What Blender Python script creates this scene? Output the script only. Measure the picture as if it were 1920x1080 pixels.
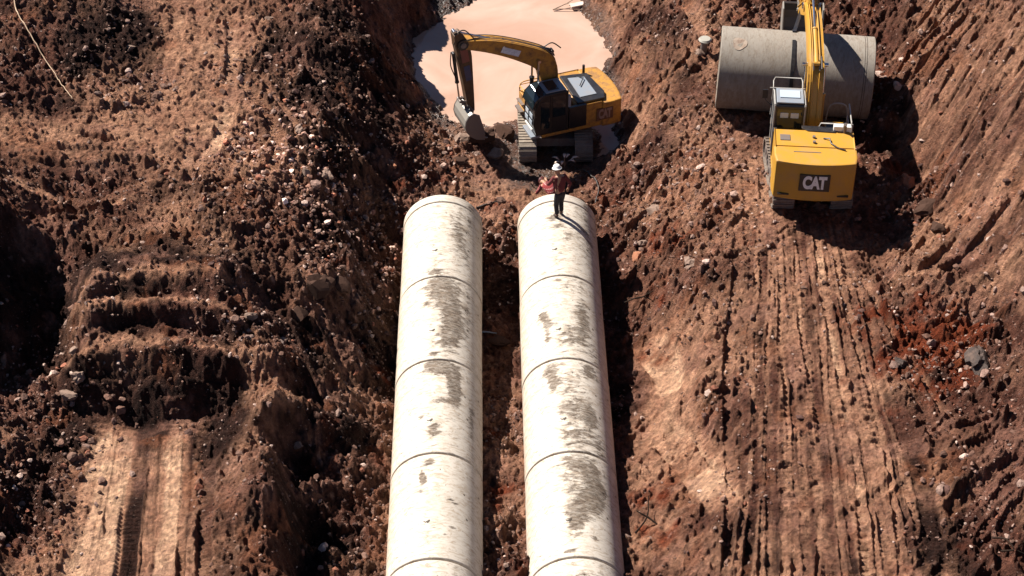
import bpy, bmesh, math, random
import numpy as np
from mathutils import Vector, Matrix
R = math.radians
random.seed(7)
scene = bpy.context.scene
COL = scene.collection
for o in list(bpy.data.objects): bpy.data.objects.remove(o)

# ------------------------------------------------------------------ camera, sky, sun, exposure
CAMZ, PITCH, YAW, LENS = 33.7, 39.0, -0.804, 64.37
cd = bpy.data.cameras.new('camera'); cam = bpy.data.objects.new('camera', cd); COL.objects.link(cam)
cam.location = (0, 0, CAMZ); cam.rotation_euler = (R(90 - PITCH), 0, R(YAW))
cd.lens = LENS; cd.sensor_width = 36; cd.clip_end = 5000
scene.camera = cam
SUN_EL, SUN_DIR = R(46), Vector((-0.82, 0.57, 0)).normalized()
w = bpy.data.worlds.new('World'); scene.world = w; w.use_nodes = True
nt = w.node_tree; bg = nt.nodes['Background']
sk = nt.nodes.new('ShaderNodeTexSky'); sk.sky_type = 'NISHITA'; sk.sun_disc = False
sk.air_density = .6; sk.dust_density = .1; sk.altitude = 2000; sk.sun_elevation = SUN_EL; sk.sun_rotation = math.atan2(SUN_DIR.x, SUN_DIR.y)
nt.links.new(sk.outputs[0], bg.inputs[0]); bg.inputs[1].default_value = 0.05
sl = bpy.data.lights.new('sun', 'SUN'); sl.energy = 5.0; sl.angle = R(0.5); sl.color = (1, 0.93, 0.84)
sun = bpy.data.objects.new('sun', sl); COL.objects.link(sun)
sv = Vector((SUN_DIR.x * math.cos(SUN_EL), SUN_DIR.y * math.cos(SUN_EL), math.sin(SUN_EL)))
sun.rotation_euler = sv.to_track_quat('Z', 'Y').to_euler()
scene.view_settings.view_transform = 'Standard'; scene.view_settings.look = 'None'
scene.view_settings.exposure = 1.25; scene.view_settings.gamma = 1
scene.render.resolution_x = 1024; scene.render.resolution_y = 576

# a point of the place from its direction in the photograph and its height
FPX = LENS / 36 * 1920
_cp, _sp, _cy, _sy = math.cos(R(PITCH)), math.sin(R(PITCH)), math.cos(R(YAW)), math.sin(R(YAW))
def at(px, py, z):
    u = (px - 960) / FPX; v = (540 - py) / FPX
    dy = _cp + v * _sp; dz = -_sp + v * _cp; dx = u
    X = dx * _cy - dy * _sy; Y = dx * _sy + dy * _cy
    t = (z - CAMZ) / dz
    return (X * t, Y * t)

# ------------------------------------------------------------------ noise on arrays
def _hash(ix, iy, seed):
    h = (ix.astype(np.int64) * 374761393 + iy.astype(np.int64) * 668265263 + seed * 1442695041) & 0xffffffff
    h = ((h ^ (h >> 13)) * 1274126177) & 0xffffffff
    h = ((h ^ (h >> 16)) * 2246822519) & 0xffffffff
    h = h ^ (h >> 15)
    return (h & 0xffffff) / float(0xffffff)
def vn(x, y, f, seed):
    x = x * f; y = y * f
    ix = np.floor(x); iy = np.floor(y); fx = x - ix; fy = y - iy
    fx = fx * fx * fx * (fx * (fx * 6 - 15) + 10); fy = fy * fy * fy * (fy * (fy * 6 - 15) + 10)
    a = _hash(ix, iy, seed); b = _hash(ix + 1, iy, seed); c = _hash(ix, iy + 1, seed); d = _hash(ix + 1, iy + 1, seed)
    return (a + (b - a) * fx) * (1 - fy) + (c + (d - c) * fx) * fy - 0.5
def fbm(x, y, f, seed, n=4, g=0.5):
    s = 0; a = 1
    for k in range(n):
        s = s + a * vn(x + 3.7 * k, y - 5.1 * k, f, seed + k); a *= g; f *= 2.03
    return s
def clods(x, y, cell, seed, rmin=0.25, rmax=0.6, density=0.7, flat=0.75):
    # rounded lumps of random size half sunk in the ground
    gx = x / cell; gy = y / cell; ix = np.floor(gx); iy = np.floor(gy)
    out = np.zeros_like(x); tint = np.full_like(x, .5)
    for dx in (-1, 0, 1):
        for dy in (-1, 0, 1):
            cx = ix + dx; cy = iy + dy
            ex = _hash(cx, cy, seed); px = cx + 0.1 + 0.8 * _hash(cx, cy, seed + 1); py = cy + 0.1 + 0.8 * _hash(cx, cy, seed + 2)
            r = rmin + (rmax - rmin) * _hash(cx, cy, seed + 3) ** 2
            ang = 6.28 * _hash(cx, cy, seed + 4); ca = np.cos(ang); sa = np.sin(ang)
            ax = (gx - px) * ca + (gy - py) * sa; ay = (-(gx - px) * sa + (gy - py) * ca) * 1.5
            d = np.maximum(np.maximum(np.abs(ax), np.abs(ay)), np.abs(ax * .75 + ay * .6)) / r       # angular outline
            t1 = _hash(cx, cy, seed + 7) - .5; t2 = _hash(cx, cy, seed + 8) - .5
            h = np.clip((1 - d) * 2.0, 0, 1) * (1 + 1.3 * (t1 * ax + t2 * ay) / r) * r * cell * flat * (ex < density)
            hit = h > out; out = np.where(hit, h, out); tint = np.where(hit, _hash(cx, cy, seed + 5), tint)
    return out, tint
def sstep(a, b, x):
    t = np.clip((x - a) / (b - a), 0, 1); return t * t * (3 - 2 * t)

# ------------------------------------------------------------------ relief of the earthworks
# photo x, photo y, height, roughness, tan, red
CP = [
 # pond bed and rim
 (850,120,-.5,.2,.5,0),(950,60,-.6,.1,.5,0),(1000,0,-.5,.1,.5,0),(1050,100,-.5,.1,.5,0),(1080,190,-.4,.1,.5,0),(900,180,-.4,.1,.5,0),(820,100,-.2,.2,.4,0),
 (1120,235,-.1,.3,.4,0),(1085,150,-.5,.1,.5,0),(880,8,.36,.4,.3,0),(800,0,.55,.7,.3,0),(960,-60,-.5,.2,.4,0),(1060,-60,-.2,.2,.4,0),(860,-80,.7,.6,.3,0),(930,-30,.1,.3,.3,0),
 (778,70,.35,.4,.3,0),(772,140,.35,.4,.2,0),(805,222,.4,.5,.4,0),(860,240,.5,.6,.6,0),(930,245,.5,.4,.8,0),(1000,250,.45,.3,.5,0),(1160,255,.4,.5,.5,0),(1165,170,.5,.6,.5,0),(1145,90,.5,.5,.5,0),(1120,10,.6,.5,.5,0),
 # bank left of the pond
 (735,60,2.4,.8,.1,0),(725,150,2.4,.9,.1,0),(745,240,1.9,.9,.1,0),(790,300,1.2,.8,.3,.1),(700,310,2.6,1,.2,0),(655,100,4.3,.8,.2,0),(645,200,4.3,.8,.1,0),(690,0,4.2,.7,.2,0),(600,40,4.7,.7,.3,0),(650,290,3.8,1,.1,0),
 (600,330,4.0,1,.4,.2),(740,340,1.8,1,.2,.2),
 # ground between pond and pipes
 (930,310,.55,.4,.5,0),(860,310,.8,.7,.6,0),(1000,320,.5,.3,.4,0),(1060,330,.6,.4,.5,.1),(1110,350,.9,.6,.4,.2),(935,400,.6,.4,.8,.2),(935,450,.4,1,.3,.2),(1160,320,.9,.7,.4,0),
 (938,500,.05,.6,.2,0),(938,560,.0,.5,.1,0),(938,630,.1,.8,.3,0),(940,690,.35,.4,.4,.1),(942,760,.75,.9,.5,.2),(945,830,.95,.7,.7,.4),(945,950,1.05,.6,.7,.4),(945,1060,1.0,1,.5,.2),
 # left foot of the left pipe row
 (740,390,1.2,1,.4,.2),(700,420,1.6,1,.2,.2),(730,480,.9,1,.3,.3),(735,560,.7,.9,.1,0),(695,560,1.3,.9,.1,.1),(722,700,.8,.9,.4,.2),(690,700,1.3,.9,.4,.2),(700,850,1.2,1,.4,.2),(712,950,1.2,1,.5,.1),(700,1060,1.2,1,.6,.1),
 (640,600,2.3,.8,.1,0),(655,490,2.6,1,.2,.1),(640,760,2.0,.7,.4,.2),(620,900,1.9,.9,.3,.1),(610,1040,2.0,1,.4,.1),(560,1000,1.9,.8,.1,0),(570,900,2.3,.9,.1,0),(590,760,2.9,.7,.2,.1),(560,680,3.3,.9,.3,.1),
 # crest left of the pipes
 (610,430,3.6,1,.2,.1),(575,520,4.2,1,.3,0),(640,540,3.0,.7,.2,0),(510,640,4.1,.9,.6,.1),(515,740,4.0,.8,.7,0),(498,830,3.9,.8,.6,0),(520,910,3.6,.8,.3,0),(505,1000,3.3,.8,.3,0),(500,1070,3.2,.8,.3,0),
 (548,870,1.95,.8,.0,0),(560,1000,1.6,.8,.0,0),(555,930,1.8,.8,.0,0),(560,1080,1.6,.8,.1,0),(575,760,2.1,.8,.1,0),(470,760,3.4,.6,.8,0),(462,850,3.1,.6,.8,0),(478,690,3.9,.6,.8,0),
 # upper left ground
 (350,0,5.1,.3,.9,0),(380,100,5.0,.3,1.25,0),(320,160,5.0,.5,.7,0),(390,200,5.0,.3,1.2,0),(300,300,5.1,.5,.7,0),(370,330,5.0,.6,.7,0),(450,180,5.0,.4,.8,0),(500,120,4.9,.9,.5,0),(550,200,4.6,.9,.5,0),(460,300,4.9,.6,.8,0),(520,260,4.6,.8,.6,0),(540,350,4.4,1,.4,.1),(480,420,4.8,1,.5,.1),(440,480,4.7,.8,.5,0),(600,130,4.6,.8,.3,0),(520,30,4.9,.8,.4,0),
 (330,420,5.1,.7,.5,0),(300,475,5.0,.6,.5,0),(400,470,4.9,.7,.5,0),(210,480,4.7,.7,.4,0),
 # far left slopes and ravine
 (0,0,6.6,.7,.2,0),(0,200,6.1,.6,.2,0),(120,90,5.9,.7,.2,0),(100,200,5.7,.7,.3,0),(200,150,5.4,.7,.4,0),(230,20,5.9,.6,.1,0),(270,60,5.2,.6,.1,0),(100,260,5.5,.3,.8,0),(0,275,5.7,.3,.8,0),(200,270,5.2,.4,.8,0),(0,320,5.9,.7,.3,0),(120,330,5.1,.8,.3,0),(180,400,4.7,.9,.4,0),
 (-60,400,7.4,.7,.1,0),(-60,560,5.8,.7,.1,0),(30,420,5.6,.7,.1,0),(90,400,4.6,.8,.2,0),(60,520,3.7,.7,.1,0),(120,560,2.9,.7,.1,0),(110,650,2.6,1,.2,0),(20,650,3.2,.8,.1,0),(-60,740,3.4,.7,.2,0),(40,760,2.8,.9,.2,0),(20,820,3.2,.6,.6,0),(60,900,2.3,1,.2,0),(130,830,2.3,1,.3,0),(60,1020,2.5,1,.4,0),(0,1070,2.8,1,.4,0),(-70,900,2.9,1,.2,0),(170,620,3.6,.9,.6,0),(150,700,3.0,1,.5,0),(180,540,4.2,.8,.4,0),
 # lower haul road
 (250,800,2.5,.2,.8,0),(180,860,2.4,.3,.8,0),(310,860,2.45,.2,1,0),(240,960,2.3,.2,.9,0),(160,1060,2.3,.2,.9,0),(310,1060,2.4,.3,1,0),(400,850,2.9,.8,.3,0),(420,780,3.3,.9,.4,0),(400,950,2.8,.6,.4,0),(400,1060,2.7,.6,.4,0),(450,700,3.8,.9,.5,0),(460,600,4.3,.9,.4,0),(450,900,3.3,.7,.4,0),(455,1020,3.0,.6,.4,0),
 # right bank
 (1180,100,1.4,.8,.4,0),(1195,200,1.4,.8,.5,0),(1250,100,2.3,.9,.4,0),(1240,20,2.4,.9,.3,0),(1300,40,3.0,.7,.7,0),(1290,180,2.6,.8,.5,0),(1200,290,1.3,.8,.6,.1),(1250,260,2.1,.8,.6,0),
 (1150,430,.9,.9,.3,.4),(1155,520,.6,.7,.1,0),(1165,620,.5,.7,.1,0),(1170,740,.6,.7,.1,0),(1170,850,.9,.7,.2,.1),(1180,960,1.2,.6,.5,.2),(1185,1060,1.3,.7,.4,.1),
 (1200,500,1.1,.9,.4,.5),(1210,580,.8,.7,.5,.1),(1230,640,.9,.4,.9,.1),(1250,720,1.1,.3,.9,.1),(1240,820,1.2,.3,1,.2),(1290,900,1.7,.4,.9,.1),(1240,930,1.5,.5,.7,.3),(1230,1000,1.6,.5,.6,.4),(1290,1040,2.1,.6,.5,.1),
 (1220,400,1.6,.8,.7,.4),(1290,420,2.3,.8,.7,.2),(1290,330,2.3,.8,.6,.1),(1290,560,2.0,.9,.5,.1),(1350,560,2.6,.8,.6,.1),(1330,660,2.2,.8,.8,0),(1340,780,2.4,1,.3,0),(1360,900,2.7,.9,.3,0),(1340,1000,2.6,.8,.4,0),(1400,480,2.9,.7,.7,.1),
 (1380,240,2.9,.5,.6,.1),(1400,340,2.9,.4,.7,.1),(1340,120,2.9,.7,.6,0),(1440,30,3.4,.9,.4,0),(1380,-20,3.3,.7,.5,0),(1600,20,3.9,.9,.4,.1),(1660,110,3.6,.8,.4,.2),(1660,160,3.3,.9,.3,.8),(1500,420,2.9,.4,.5,0),(1620,380,2.7,.6,.4,.1),
 (1500,200,3.0,.5,.4,0),(1640,230,3.0,.7,.3,0),(1700,260,2.9,.7,.3,.1),(1660,320,2.9,.8,.5,.5),(1700,360,2.9,.8,.5,.4),(1740,330,2.9,.7,.3,0),(1690,410,2.6,.6,.2,0),(1760,410,3.4,.7,.5,0),
 (1480,520,3.0,.4,.6,0),(1560,520,3.0,.5,.7,0),(1620,480,2.9,.6,.5,0),(1700,500,3.4,.9,.5,0),(1760,470,3.6,.8,.6,0),
 (1420,640,2.9,.5,.6,0),(1500,640,3.0,.3,.8,0),(1570,640,3.0,.4,.8,0),(1430,780,2.9,.4,.5,0),(1520,780,3.0,.3,.6,0),(1620,780,3.0,.3,.6,0),(1430,950,2.9,.4,.5,0),(1560,950,3.0,.3,.6,0),(1700,950,3.0,.4,.5,0),(1500,1070,3.0,.3,.5,0),(1650,1070,3.0,.3,.5,0),
 (1640,600,3.1,.8,.3,.6),(1740,620,3.2,.9,.3,1),(1830,650,3.4,.9,.2,.9),(1760,700,3.1,.9,.3,.9),(1850,730,3.3,.8,.3,.4),(1720,790,3.0,.6,.3,.1),(1850,580,3.8,.8,.3,0),(1900,660,3.8,.9,.2,0),(1900,800,3.5,.9,.3,0),(1800,800,3.3,.7,.4,0),(1780,880,3.1,.5,.6,0),(1880,880,3.4,.8,.3,0),(1820,960,3.1,.9,.3,.1),(1900,980,3.4,.8,.4,.2),(1780,1060,3.0,.9,.2,0),(1900,1070,3.2,.9,.2,0),
 (1720,30,4.6,.7,.5,0),(1720,150,4.2,.7,.5,0),(1780,90,5.0,.7,.5,0),(1850,180,5.6,.6,.5,0),(1930,40,6.9,.6,.5,0),(1930,300,6.1,.6,.4,0),(1820,300,4.8,.7,.4,0),(1790,230,4.4,.7,.4,0),(1860,420,4.9,.6,.6,0),(1930,480,5.4,.6,.5,0),(1850,500,4.4,.7,.4,0),(1800,540,3.9,.8,.3,0),(1990,200,7.2,.6,.4,0),(1990,600,5.4,.6,.4,0),(1990,900,4.0,.6,.4,0),
 # beyond the upper edge
 (0,-90,7,.7,.3,0),(300,-90,5.4,.4,.8,0),(600,-90,5,.7,.4,0),(720,-90,3.5,.7,.4,0),(1180,-90,1.8,.7,.4,0),(1400,-90,3.6,.7,.4,0),(1700,-90,5,.7,.4,0),(1950,-90,7,.7,.4,0),
 # beyond the lower edge
 (0,1180,2.8,.8,.4,0),(250,1180,2.3,.3,.9,0),(500,1180,3,.7,.3,0),(700,1180,1.3,.9,.4,0),(945,1180,1,.8,.5,.2),(1190,1180,1.3,.7,.4,0),(1400,1180,2.8,.4,.5,0),(1700,1180,3,.4,.5,0),(1950,1180,3.2,.7,.4,0),
]
def _low(a, z): return z - .35 if z < 4.2 and 495 <= a <= 525 and z > 3 else (2 + (z - 2) * .6 if a < 700 and z > 2 else (1.1 + (z - 1.1) * .7 if a < 800 and z > 1.1 else z))
_c = np.array([at(a, b, _low(a, z)) + (_low(a, z), r_, t_, d_) for a, b, z, r_, t_, d_ in CP])
_cx, _cyy = _c[:, 0], _c[:, 1]
def _tps(r2): return 0.5 * r2 * np.log(r2 + 1e-9)
_n = len(_c)
_K = _tps((_cx[:, None] - _cx[None]) ** 2 + (_cyy[:, None] - _cyy[None]) ** 2) + np.eye(_n) * 0.06
_P = np.stack([np.ones(_n), _cx, _cyy], 1)
_A = np.block([[_K, _P], [_P.T, np.zeros((3, 3))]])
_W = np.linalg.solve(_A, np.vstack([_c[:, 2:6], np.zeros((3, 4))]))
GX = np.arange(-24, 24.01, 0.2); GY = np.arange(26, 68.01, 0.2)
_gx, _gy = np.meshgrid(GX, GY, indexing='ij')
_f = _gx.ravel(); _g = _gy.ravel()
_M = _tps((_f[:, None] - _cx[None]) ** 2 + (_g[:, None] - _cyy[None]) ** 2)
_F = _M @ _W[:_n] + np.stack([np.ones_like(_f), _f, _g], 1) @ _W[_n:]
_F = _F.reshape(len(GX), len(GY), 4)
_F[:, :, 0] = np.clip(_F[:, :, 0], -1, 8)
_F[:, :, 1:] = np.clip(_F[:, :, 1:], 0, 1.3)
def macro(x, y):
    u = np.clip((x - GX[0]) / 0.2, 0, len(GX) - 1.001); v = np.clip((y - GY[0]) / 0.2, 0, len(GY) - 1.001)
    i = u.astype(int); j = v.astype(int); fu = (u - i)[..., None]; fv = (v - j)[..., None]
    return (_F[i, j] * (1 - fu) + _F[i + 1, j] * fu) * (1 - fv) + (_F[i, j + 1] * (1 - fu) + _F[i + 1, j + 1] * fu) * fv

# wheel and track marks: photo points, height, half width, depth, cleat spacing, tan
RUTS = []
def rut(pts, z, hw, depth, cleat=0.0, tan=0.0, berm=0.5):
    RUTS.append((np.array([at(a, b, z) for a, b in pts]), hw, depth, cleat, tan, berm))
# lower haul road on the left: pairs of cleated marks and smoothed pale strips
rut([(215,770),(172,930),(128,1130)], 2.4, .30, .05, 0, .7, .3)
rut([(240,790),(226,880),(205,1000),(185,1130)], 2.4, .22, .04, .0, .6, .3)
rut([(268,800),(254,900),(238,1000),(220,1130)], 2.3, .26, .10, .13, -.75, .5)
rut([(292,800),(284,900),(270,1010),(258,1130)], 2.3, .10, .06, 0, .2)
rut([(328,790),(320,900),(310,1010),(300,1130)], 2.2, .26, .03, 0, 1.3, .1)
rut([(200,790),(165,930),(120,1130)], 2.2, .24, .03, 0, 1.0, .1)
rut([(352,800),(347,900),(340,1000),(335,1130)], 2.5, .12, .10, .12, -.6)
rut([(390,830),(384,930),(378,1130)], 2.7, .18, .07, .14, -.2)
# upper road
rut([(430,-40),(425,70),(415,170),(352,260)], 5, .2, .06, 0, .5)
rut([(330,-40),(305,80),(280,130)], 5, .25, .06, 0, .6)
rut([(440,90),(500,150),(520,200),(500,250),(440,280)], 4.9, .2, .09, .13, .3)
rut([(470,80),(530,140),(555,200),(530,255)], 4.8, .12, .07, .0, .4)
rut([(-40,250),(60,272),(150,282),(230,262),(300,235)], 5.4, .22, .10, 0, .6)
rut([(-40,290),(60,303),(140,297),(220,280),(290,262)], 5.4, .16, .10, 0, .6)
rut([(230,180),(120,170),(0,150)], 5.6, .14, .07); rut([(230,200),(110,196),(0,190)], 5.6, .14, .08); rut([(200,225),(100,222),(0,215)], 5.6, .14, .07)
rut([(350,150),(345,230),(318,262)], 5, .15, .05, 0, .6)
rut([(300,295),(380,280),(440,250)], 5, .06, .09, .15, -.4)
# ruts fanning out from behind the right excavator
for k in range(17):
    t = k / 16; x0, x1, x2, x3 = 1428 + 150 * t, 1415 + 205 * t, 1405 + 275 * t, 1375 + 375 * t; j = ((k * 37) % 7 - 3)
    rut([(x0, 425 + 9 * j), (x1 + j * 2, 600), (x2 - j * 3, 820), (x3 + j * 2, 1130)], 3, (.07,.11,.05,.14,.06)[k % 5], (.04,.055,.06,.04,.05)[k % 5], (0,.13,0,.14,0)[k % 5], (.3,-.35,.15,-.25,.5,-.1,.1)[k % 7])
rut([(1580,480),(1625,560),(1660,650),(1740,780),(1790,1130)], 3, .2, .08, .14, .1)
rut([(1610,500),(1650,600),(1720,700),(1790,800)], 3, .1, .10, 0, .3)
rut([(1655,700),(1700,820),(1740,960),(1760,1130)], 3, .25, .06, .12, -.3)
rut([(1400,260),(1405,340),(1418,440)], 2.9, .2, .08, .14, .3); rut([(1425,250),(1430,350),(1440,440)], 2.9, .12, .06, 0, .4)
rut([(1385,480),(1370,600),(1365,760),(1372,900),(1360,1130)], 2.7, .12, .10, 0, .0)
# sandy track beside the right pipe row
rut([(1205,610),(1250,700),(1235,800),(1290,900),(1370,1060)], 1.2, .42, .10, 0, 1.1, .4)
rut([(1262,640),(1295,700),(1285,790),(1335,890),(1415,1040)], 1.6, .16, .09, .18, .5, .5)
# loader marks turning round the pit on the right
rut([(1690,470),(1760,465),(1830,425),(1930,350)], 4.2, .22, .12, 0, .4)
rut([(1650,500),(1760,500),(1850,465),(1960,400)], 4.2, .18, .12, 0, .2)
rut([(1930,760),(1820,790),(1740,800)], 3.4, .15, .1); rut([(1940,800),(1850,835),(1760,850)], 3.3, .22, .10, .13, -.1); rut([(1940,880),(1840,905),(1760,960)], 3.3, .2, .1, 0, .4)
for k in range(11):                                     # harrowed rows climbing the slope
    o_ = k * 30
    rut([(1655 + k * 8, 92 + o_), (1760, 48 + o_ * 1.05), (1850, -2 + o_ * 1.08), (1960, -62 + o_ * 1.1)], 4.2 + .05 * k, .09, .10, 0, .25)
for k in range(6):
    rut([(1730, 560 + k * 22), (1820, 545 + k * 24), (1940, 560 + k * 26)], 3.6, .08, .07)
rut([(1160,40),(1190,90),(1260,170)],1.8,.1,.1); rut([(1190,10),(1240,80),(1300,130)],2.3,.1,.1); rut([(1280,-20),(1300,40),(1310,90)],2.9,.25,.08,0,.5)
rut([(545,520),(600,600),(660,690)], 2.6,.12,.1); rut([(520,600),(570,690),(640,790)], 2.6,.12,.1)

def rut_fields(x, y):
    dz = np.zeros_like(x); tn = np.zeros_like(x); sm = np.zeros_like(x)
    for P, hw, depth, cleat, tan, berm in RUTS:
        L0 = 0.0
        # resample into a smooth line
        t = np.linspace(0, len(P) - 1, (len(P) - 1) * 5 + 1)
        i = np.clip(t.astype(int), 0, len(P) - 2); f = (t - i)[:, None]
        p0 = P[np.clip(i - 1, 0, None)]; p1 = P[i]; p2 = P[i + 1]; p3 = P[np.clip(i + 2, None, len(P) - 1)]
        Q = 0.5 * ((2 * p1) + (-p0 + p2) * f + (2 * p0 - 5 * p1 + 4 * p2 - p3) * f ** 2 + (-p0 + 3 * p1 - 3 * p2 + p3) * f ** 3)
        m = hw * 2.6
        box = (x > Q[:, 0].min() - m) & (x < Q[:, 0].max() + m) & (y > Q[:, 1].min() - m) & (y < Q[:, 1].max() + m)
        idx = np.nonzero(box.ravel())[0]
        if len(idx) == 0: continue
        xx = x.ravel()[idx]; yy = y.ravel()[idx]
        xw = xx + 0.10 * vn(xx, yy, .45, 91) + .04 * vn(xx, yy, 4, 92); yw = yy
        best = np.full(len(idx), 1e9); along = np.zeros(len(idx))
        for a, b in zip(Q[:-1], Q[1:]):
            d = b - a; L = math.hypot(*d)
            if L < 1e-6: continue
            s = np.clip(((xw - a[0]) * d[0] + (yw - a[1]) * d[1]) / (L * L), 0, 1)
            dd = np.hypot(xw - a[0] - s * d[0], yw - a[1] - s * d[1])
            c = dd < best; best[c] = dd[c]; along[c] = (L0 + s * L)[c]; L0 += L
        ends = sstep(0, 1.0, along) * sstep(0, 1.0, L0 - along)
        keep = (0.35 + 0.65 * sstep(-.15, .15, vn(xx, yy, .8, 57 + int(hw * 100)))) * ends
        inside = 1 - sstep(hw * .8, hw * 1.15, best)
        bm_ = np.exp(-((best - hw * 1.45) / (hw * .35)) ** 2) * berm
        prof = (-inside + bm_ * .6) * depth * keep
        if cleat: prof = prof + inside * keep * depth * .8 * (np.abs(((along / cleat) % 1) - .5) * 2 - .2)
        dz.ravel()[idx] += prof; tn.ravel()[idx] += inside * tan * keep
        sm.ravel()[idx] = np.maximum(sm.ravel()[idx], inside * keep * .8)
    return dz, tn, sm

def flat_at(px, py, z): return at(px, py, z) + (z,)
FLATS = []   # x, y, z, radius: pads the machines and the lone pipe stand on
def height(x, y, full=True):
    """height and the surface fields of the ground at arrays x, y"""
    x = np.asarray(x, float); y = np.asarray(y, float)
    wx = x + .35 * fbm(x, y, .6, 11, 2); wy = y + .35 * fbm(x, y, .6, 21, 2)
    F = macro(wx, wy)
    z, rough, tan, red = F[..., 0], F[..., 1], F[..., 2], F[..., 3]
    # the stepped spoil mound on the left
    c0 = at(305, 560, 3.9); xr = x - c0[0]
    yy = y + np.interp(-y, [-at(320, 640, 3.7)[1], -at(320, 780, 2.3)[1]], [.13, -.10]) * xr ** 2 + .22 * fbm(x, y, .9, 31, 3)
    e = [at(320, 488, 4.6)[1], at(320, 545, 4.0)[1], at(320, 556, 4.1)[1], at(320, 612, 3.45)[1], at(320, 632, 3.7)[1], at(320, 792, 2.2)[1]]
    prof = np.interp(-yy, [-(e[0] + 3), -e[0] - .2, -e[0], -e[1], -e[2], -e[2] + .15, -e[3], -e[4], -e[4] + .25, -(e[4] + e[5]) / 2 - .05, -(e[4] + e[5]) / 2 + .12, -e[5], -(e[5] - 3)], [3.8, 4.25, 4.22, 3.85, 3.98, 3.95, 3.48, 3.62, 3.56, 2.98, 2.90, 2.15, 2.15])
    mk = (1 - sstep(1.5, 2.7, np.abs(xr + .5 * fbm(x, y, .7, 33, 2)))) * sstep(e[5] - 1.0, e[5] - .2, y) * (1 - sstep(e[0] + .4, e[0] + 2, y))
    z = z * (1 - mk) + prof * mk; tan = tan * (1 - mk * .75); rough = rough * (1 - .3 * mk)
    for a_ in (e[0], e[2], e[4]): tan = tan + mk * .8 * np.exp(-((yy - a_ - .12) / .22) ** 2)
    z = z + mk * (.060 * (np.abs((yy / .19 + .5 * vn(x, y, .7, 36)) % 1 - .5) * 2) * sstep(-.2, 0, vn(x, y, .8, 37)) + .12 * fbm(x, y, .8, 38, 3))
    onpad = np.zeros_like(x)
    for fx, fy, fz, fr in FLATS:
        k = 1 - sstep(fr * .7, fr * 1.5, np.hypot(x - fx, y - fy))
        z = z * (1 - k) + fz * k; onpad = np.maximum(onpad, k)
    # pipe beds stay clear of loose heaps
    dz, tn, sm = rut_fields(x, y)
    rough = rough * (1 - .55 * onpad) * (1 - sm)
    z = z + .55 * rough * fbm(x, y, .55, 1, 3) + .12 * rough * fbm(x, y, 2.1, 5, 3)
    z = z + dz
    rid = 1 - np.abs(fbm(x * .9 + y * .5, y * .6 - x * .3, 1.3, 61, 4)) * 3.2
    z = z + .16 * rough * np.clip(rid, 0, 1)
    core = (np.abs(x) < 26) & (y > 24) & (y < 70)
    r2 = np.clip(rough * 1.15, 0, 1) ** 1.3
    patch = sstep(-.25, .2, fbm(x, y, .7, 71, 3)); patch2 = sstep(-.2, .15, fbm(x, y, 1.1, 75, 2))
    # trampled strip behind the right machine: fine lines along the way of travel, broken by cleat prints
    yl = [at(1385, 1130, 3)[1], at(1400, 700, 3)[1], at(1410, 430, 3)[1]]
    xl = np.interp(y, yl, [at(1385, 1130, 3)[0], at(1400, 700, 3)[0], at(1410, 430, 3)[0]]); xr_ = np.interp(y, yl, [at(1770, 1130, 3)[0], at(1650, 700, 3)[0], at(1590, 430, 3)[0]])
    s_ = (x + .08 * vn(x, y, .8, 140) - xl) / (xr_ - xl); tm = sstep(-.10, .08, s_) * (1 - sstep(.92, 1.12, s_)) * (1 - sstep(40.5, 42.5, y))
    lines = fbm(s_ * 40, y * .26, 1.0, 141, 3); cl = np.abs((y / .15 + 2 * vn(s_ * 12, y * .3, 1, 143)) % 1 - .5) * 2
    # lanes of the lower haul road
    yl = [at(150, 1130, 2.3)[1], at(215, 790, 2.3)[1]]
    xl = np.interp(y, yl, [at(125, 1130, 2.3)[0], at(200, 790, 2.3)[0]]); xr_ = np.interp(y, yl, [at(340, 1130, 2.3)[0], at(358, 790, 2.3)[0]]); s2 = (x - xl) / (xr_ - xl)
    tm2 = sstep(-.08, .05, s2) * (1 - sstep(.98, 1.08, s2)) * (1 - sstep(yl[1] - .5, yl[1] + .3, y))
    sm = np.maximum(sm, np.maximum(.62 * tm, .9 * tm2)); r2 = r2 * (1 - .6 * mk)
    px_ = x + .05 * fbm(x, y, 6, 83, 2); py_ = y + .05 * fbm(x, y, 6, 85, 2)
    c1, t1 = clods(px_, py_, .66, 101, .12, .5, .5, .75); c2, t2 = clods(px_, py_, .31, 111, .18, .6, .72, .72); c3, t3 = clods(px_, py_, .17, 121, .22, .62, .8, .70)
    c = c1 * patch + c2 * (.35 + .65 * patch2) + c3
    amp = (.50 + .62 * r2) * (1 - .85 * sm) * (1 - .35 * mk)
    z = z + c * amp
    pit, _ = clods(x + .04 * fbm(x, y, 8, 93, 2), y, .36, 171, .10, .36, .62, .9); pit2, _ = clods(x, y, .19, 181, .12, .42, .5, 1.0)
    z = z - (pit + pit2) * (.35 + .65 * r2) * (1 - .75 * sm)
    rg = 1 - np.abs(fbm(x * 1.0, y * .8, 3.1, 87, 3)) * 4; rg2 = 1 - np.abs(fbm(x, y, 7.5, 89, 2)) * 4
    z = z + (.055 * np.clip(rg, -.5, 1) + .022 * np.clip(rg2, -.5, 1)) * (.35 + rough) * (1 - .7 * sm)
    # churned ridges left by the blade, running up the right banks and down the left slope
    rdir = sstep(2.8, 4.0, x) * (1 - .5 * sm) * (.3 + .7 * rough); u1 = (x + y) * .7071; v1 = (y - x) * .7071
    z = z + rdir * .17 * np.clip(1 - np.abs(fbm(u1 * .35, v1 * 1.25, 1.6, 161, 4)) * 4.5, -.6, 1) * (.4 + .6 * sstep(-.3, .2, fbm(x, y, .5, 163, 2)))
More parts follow.
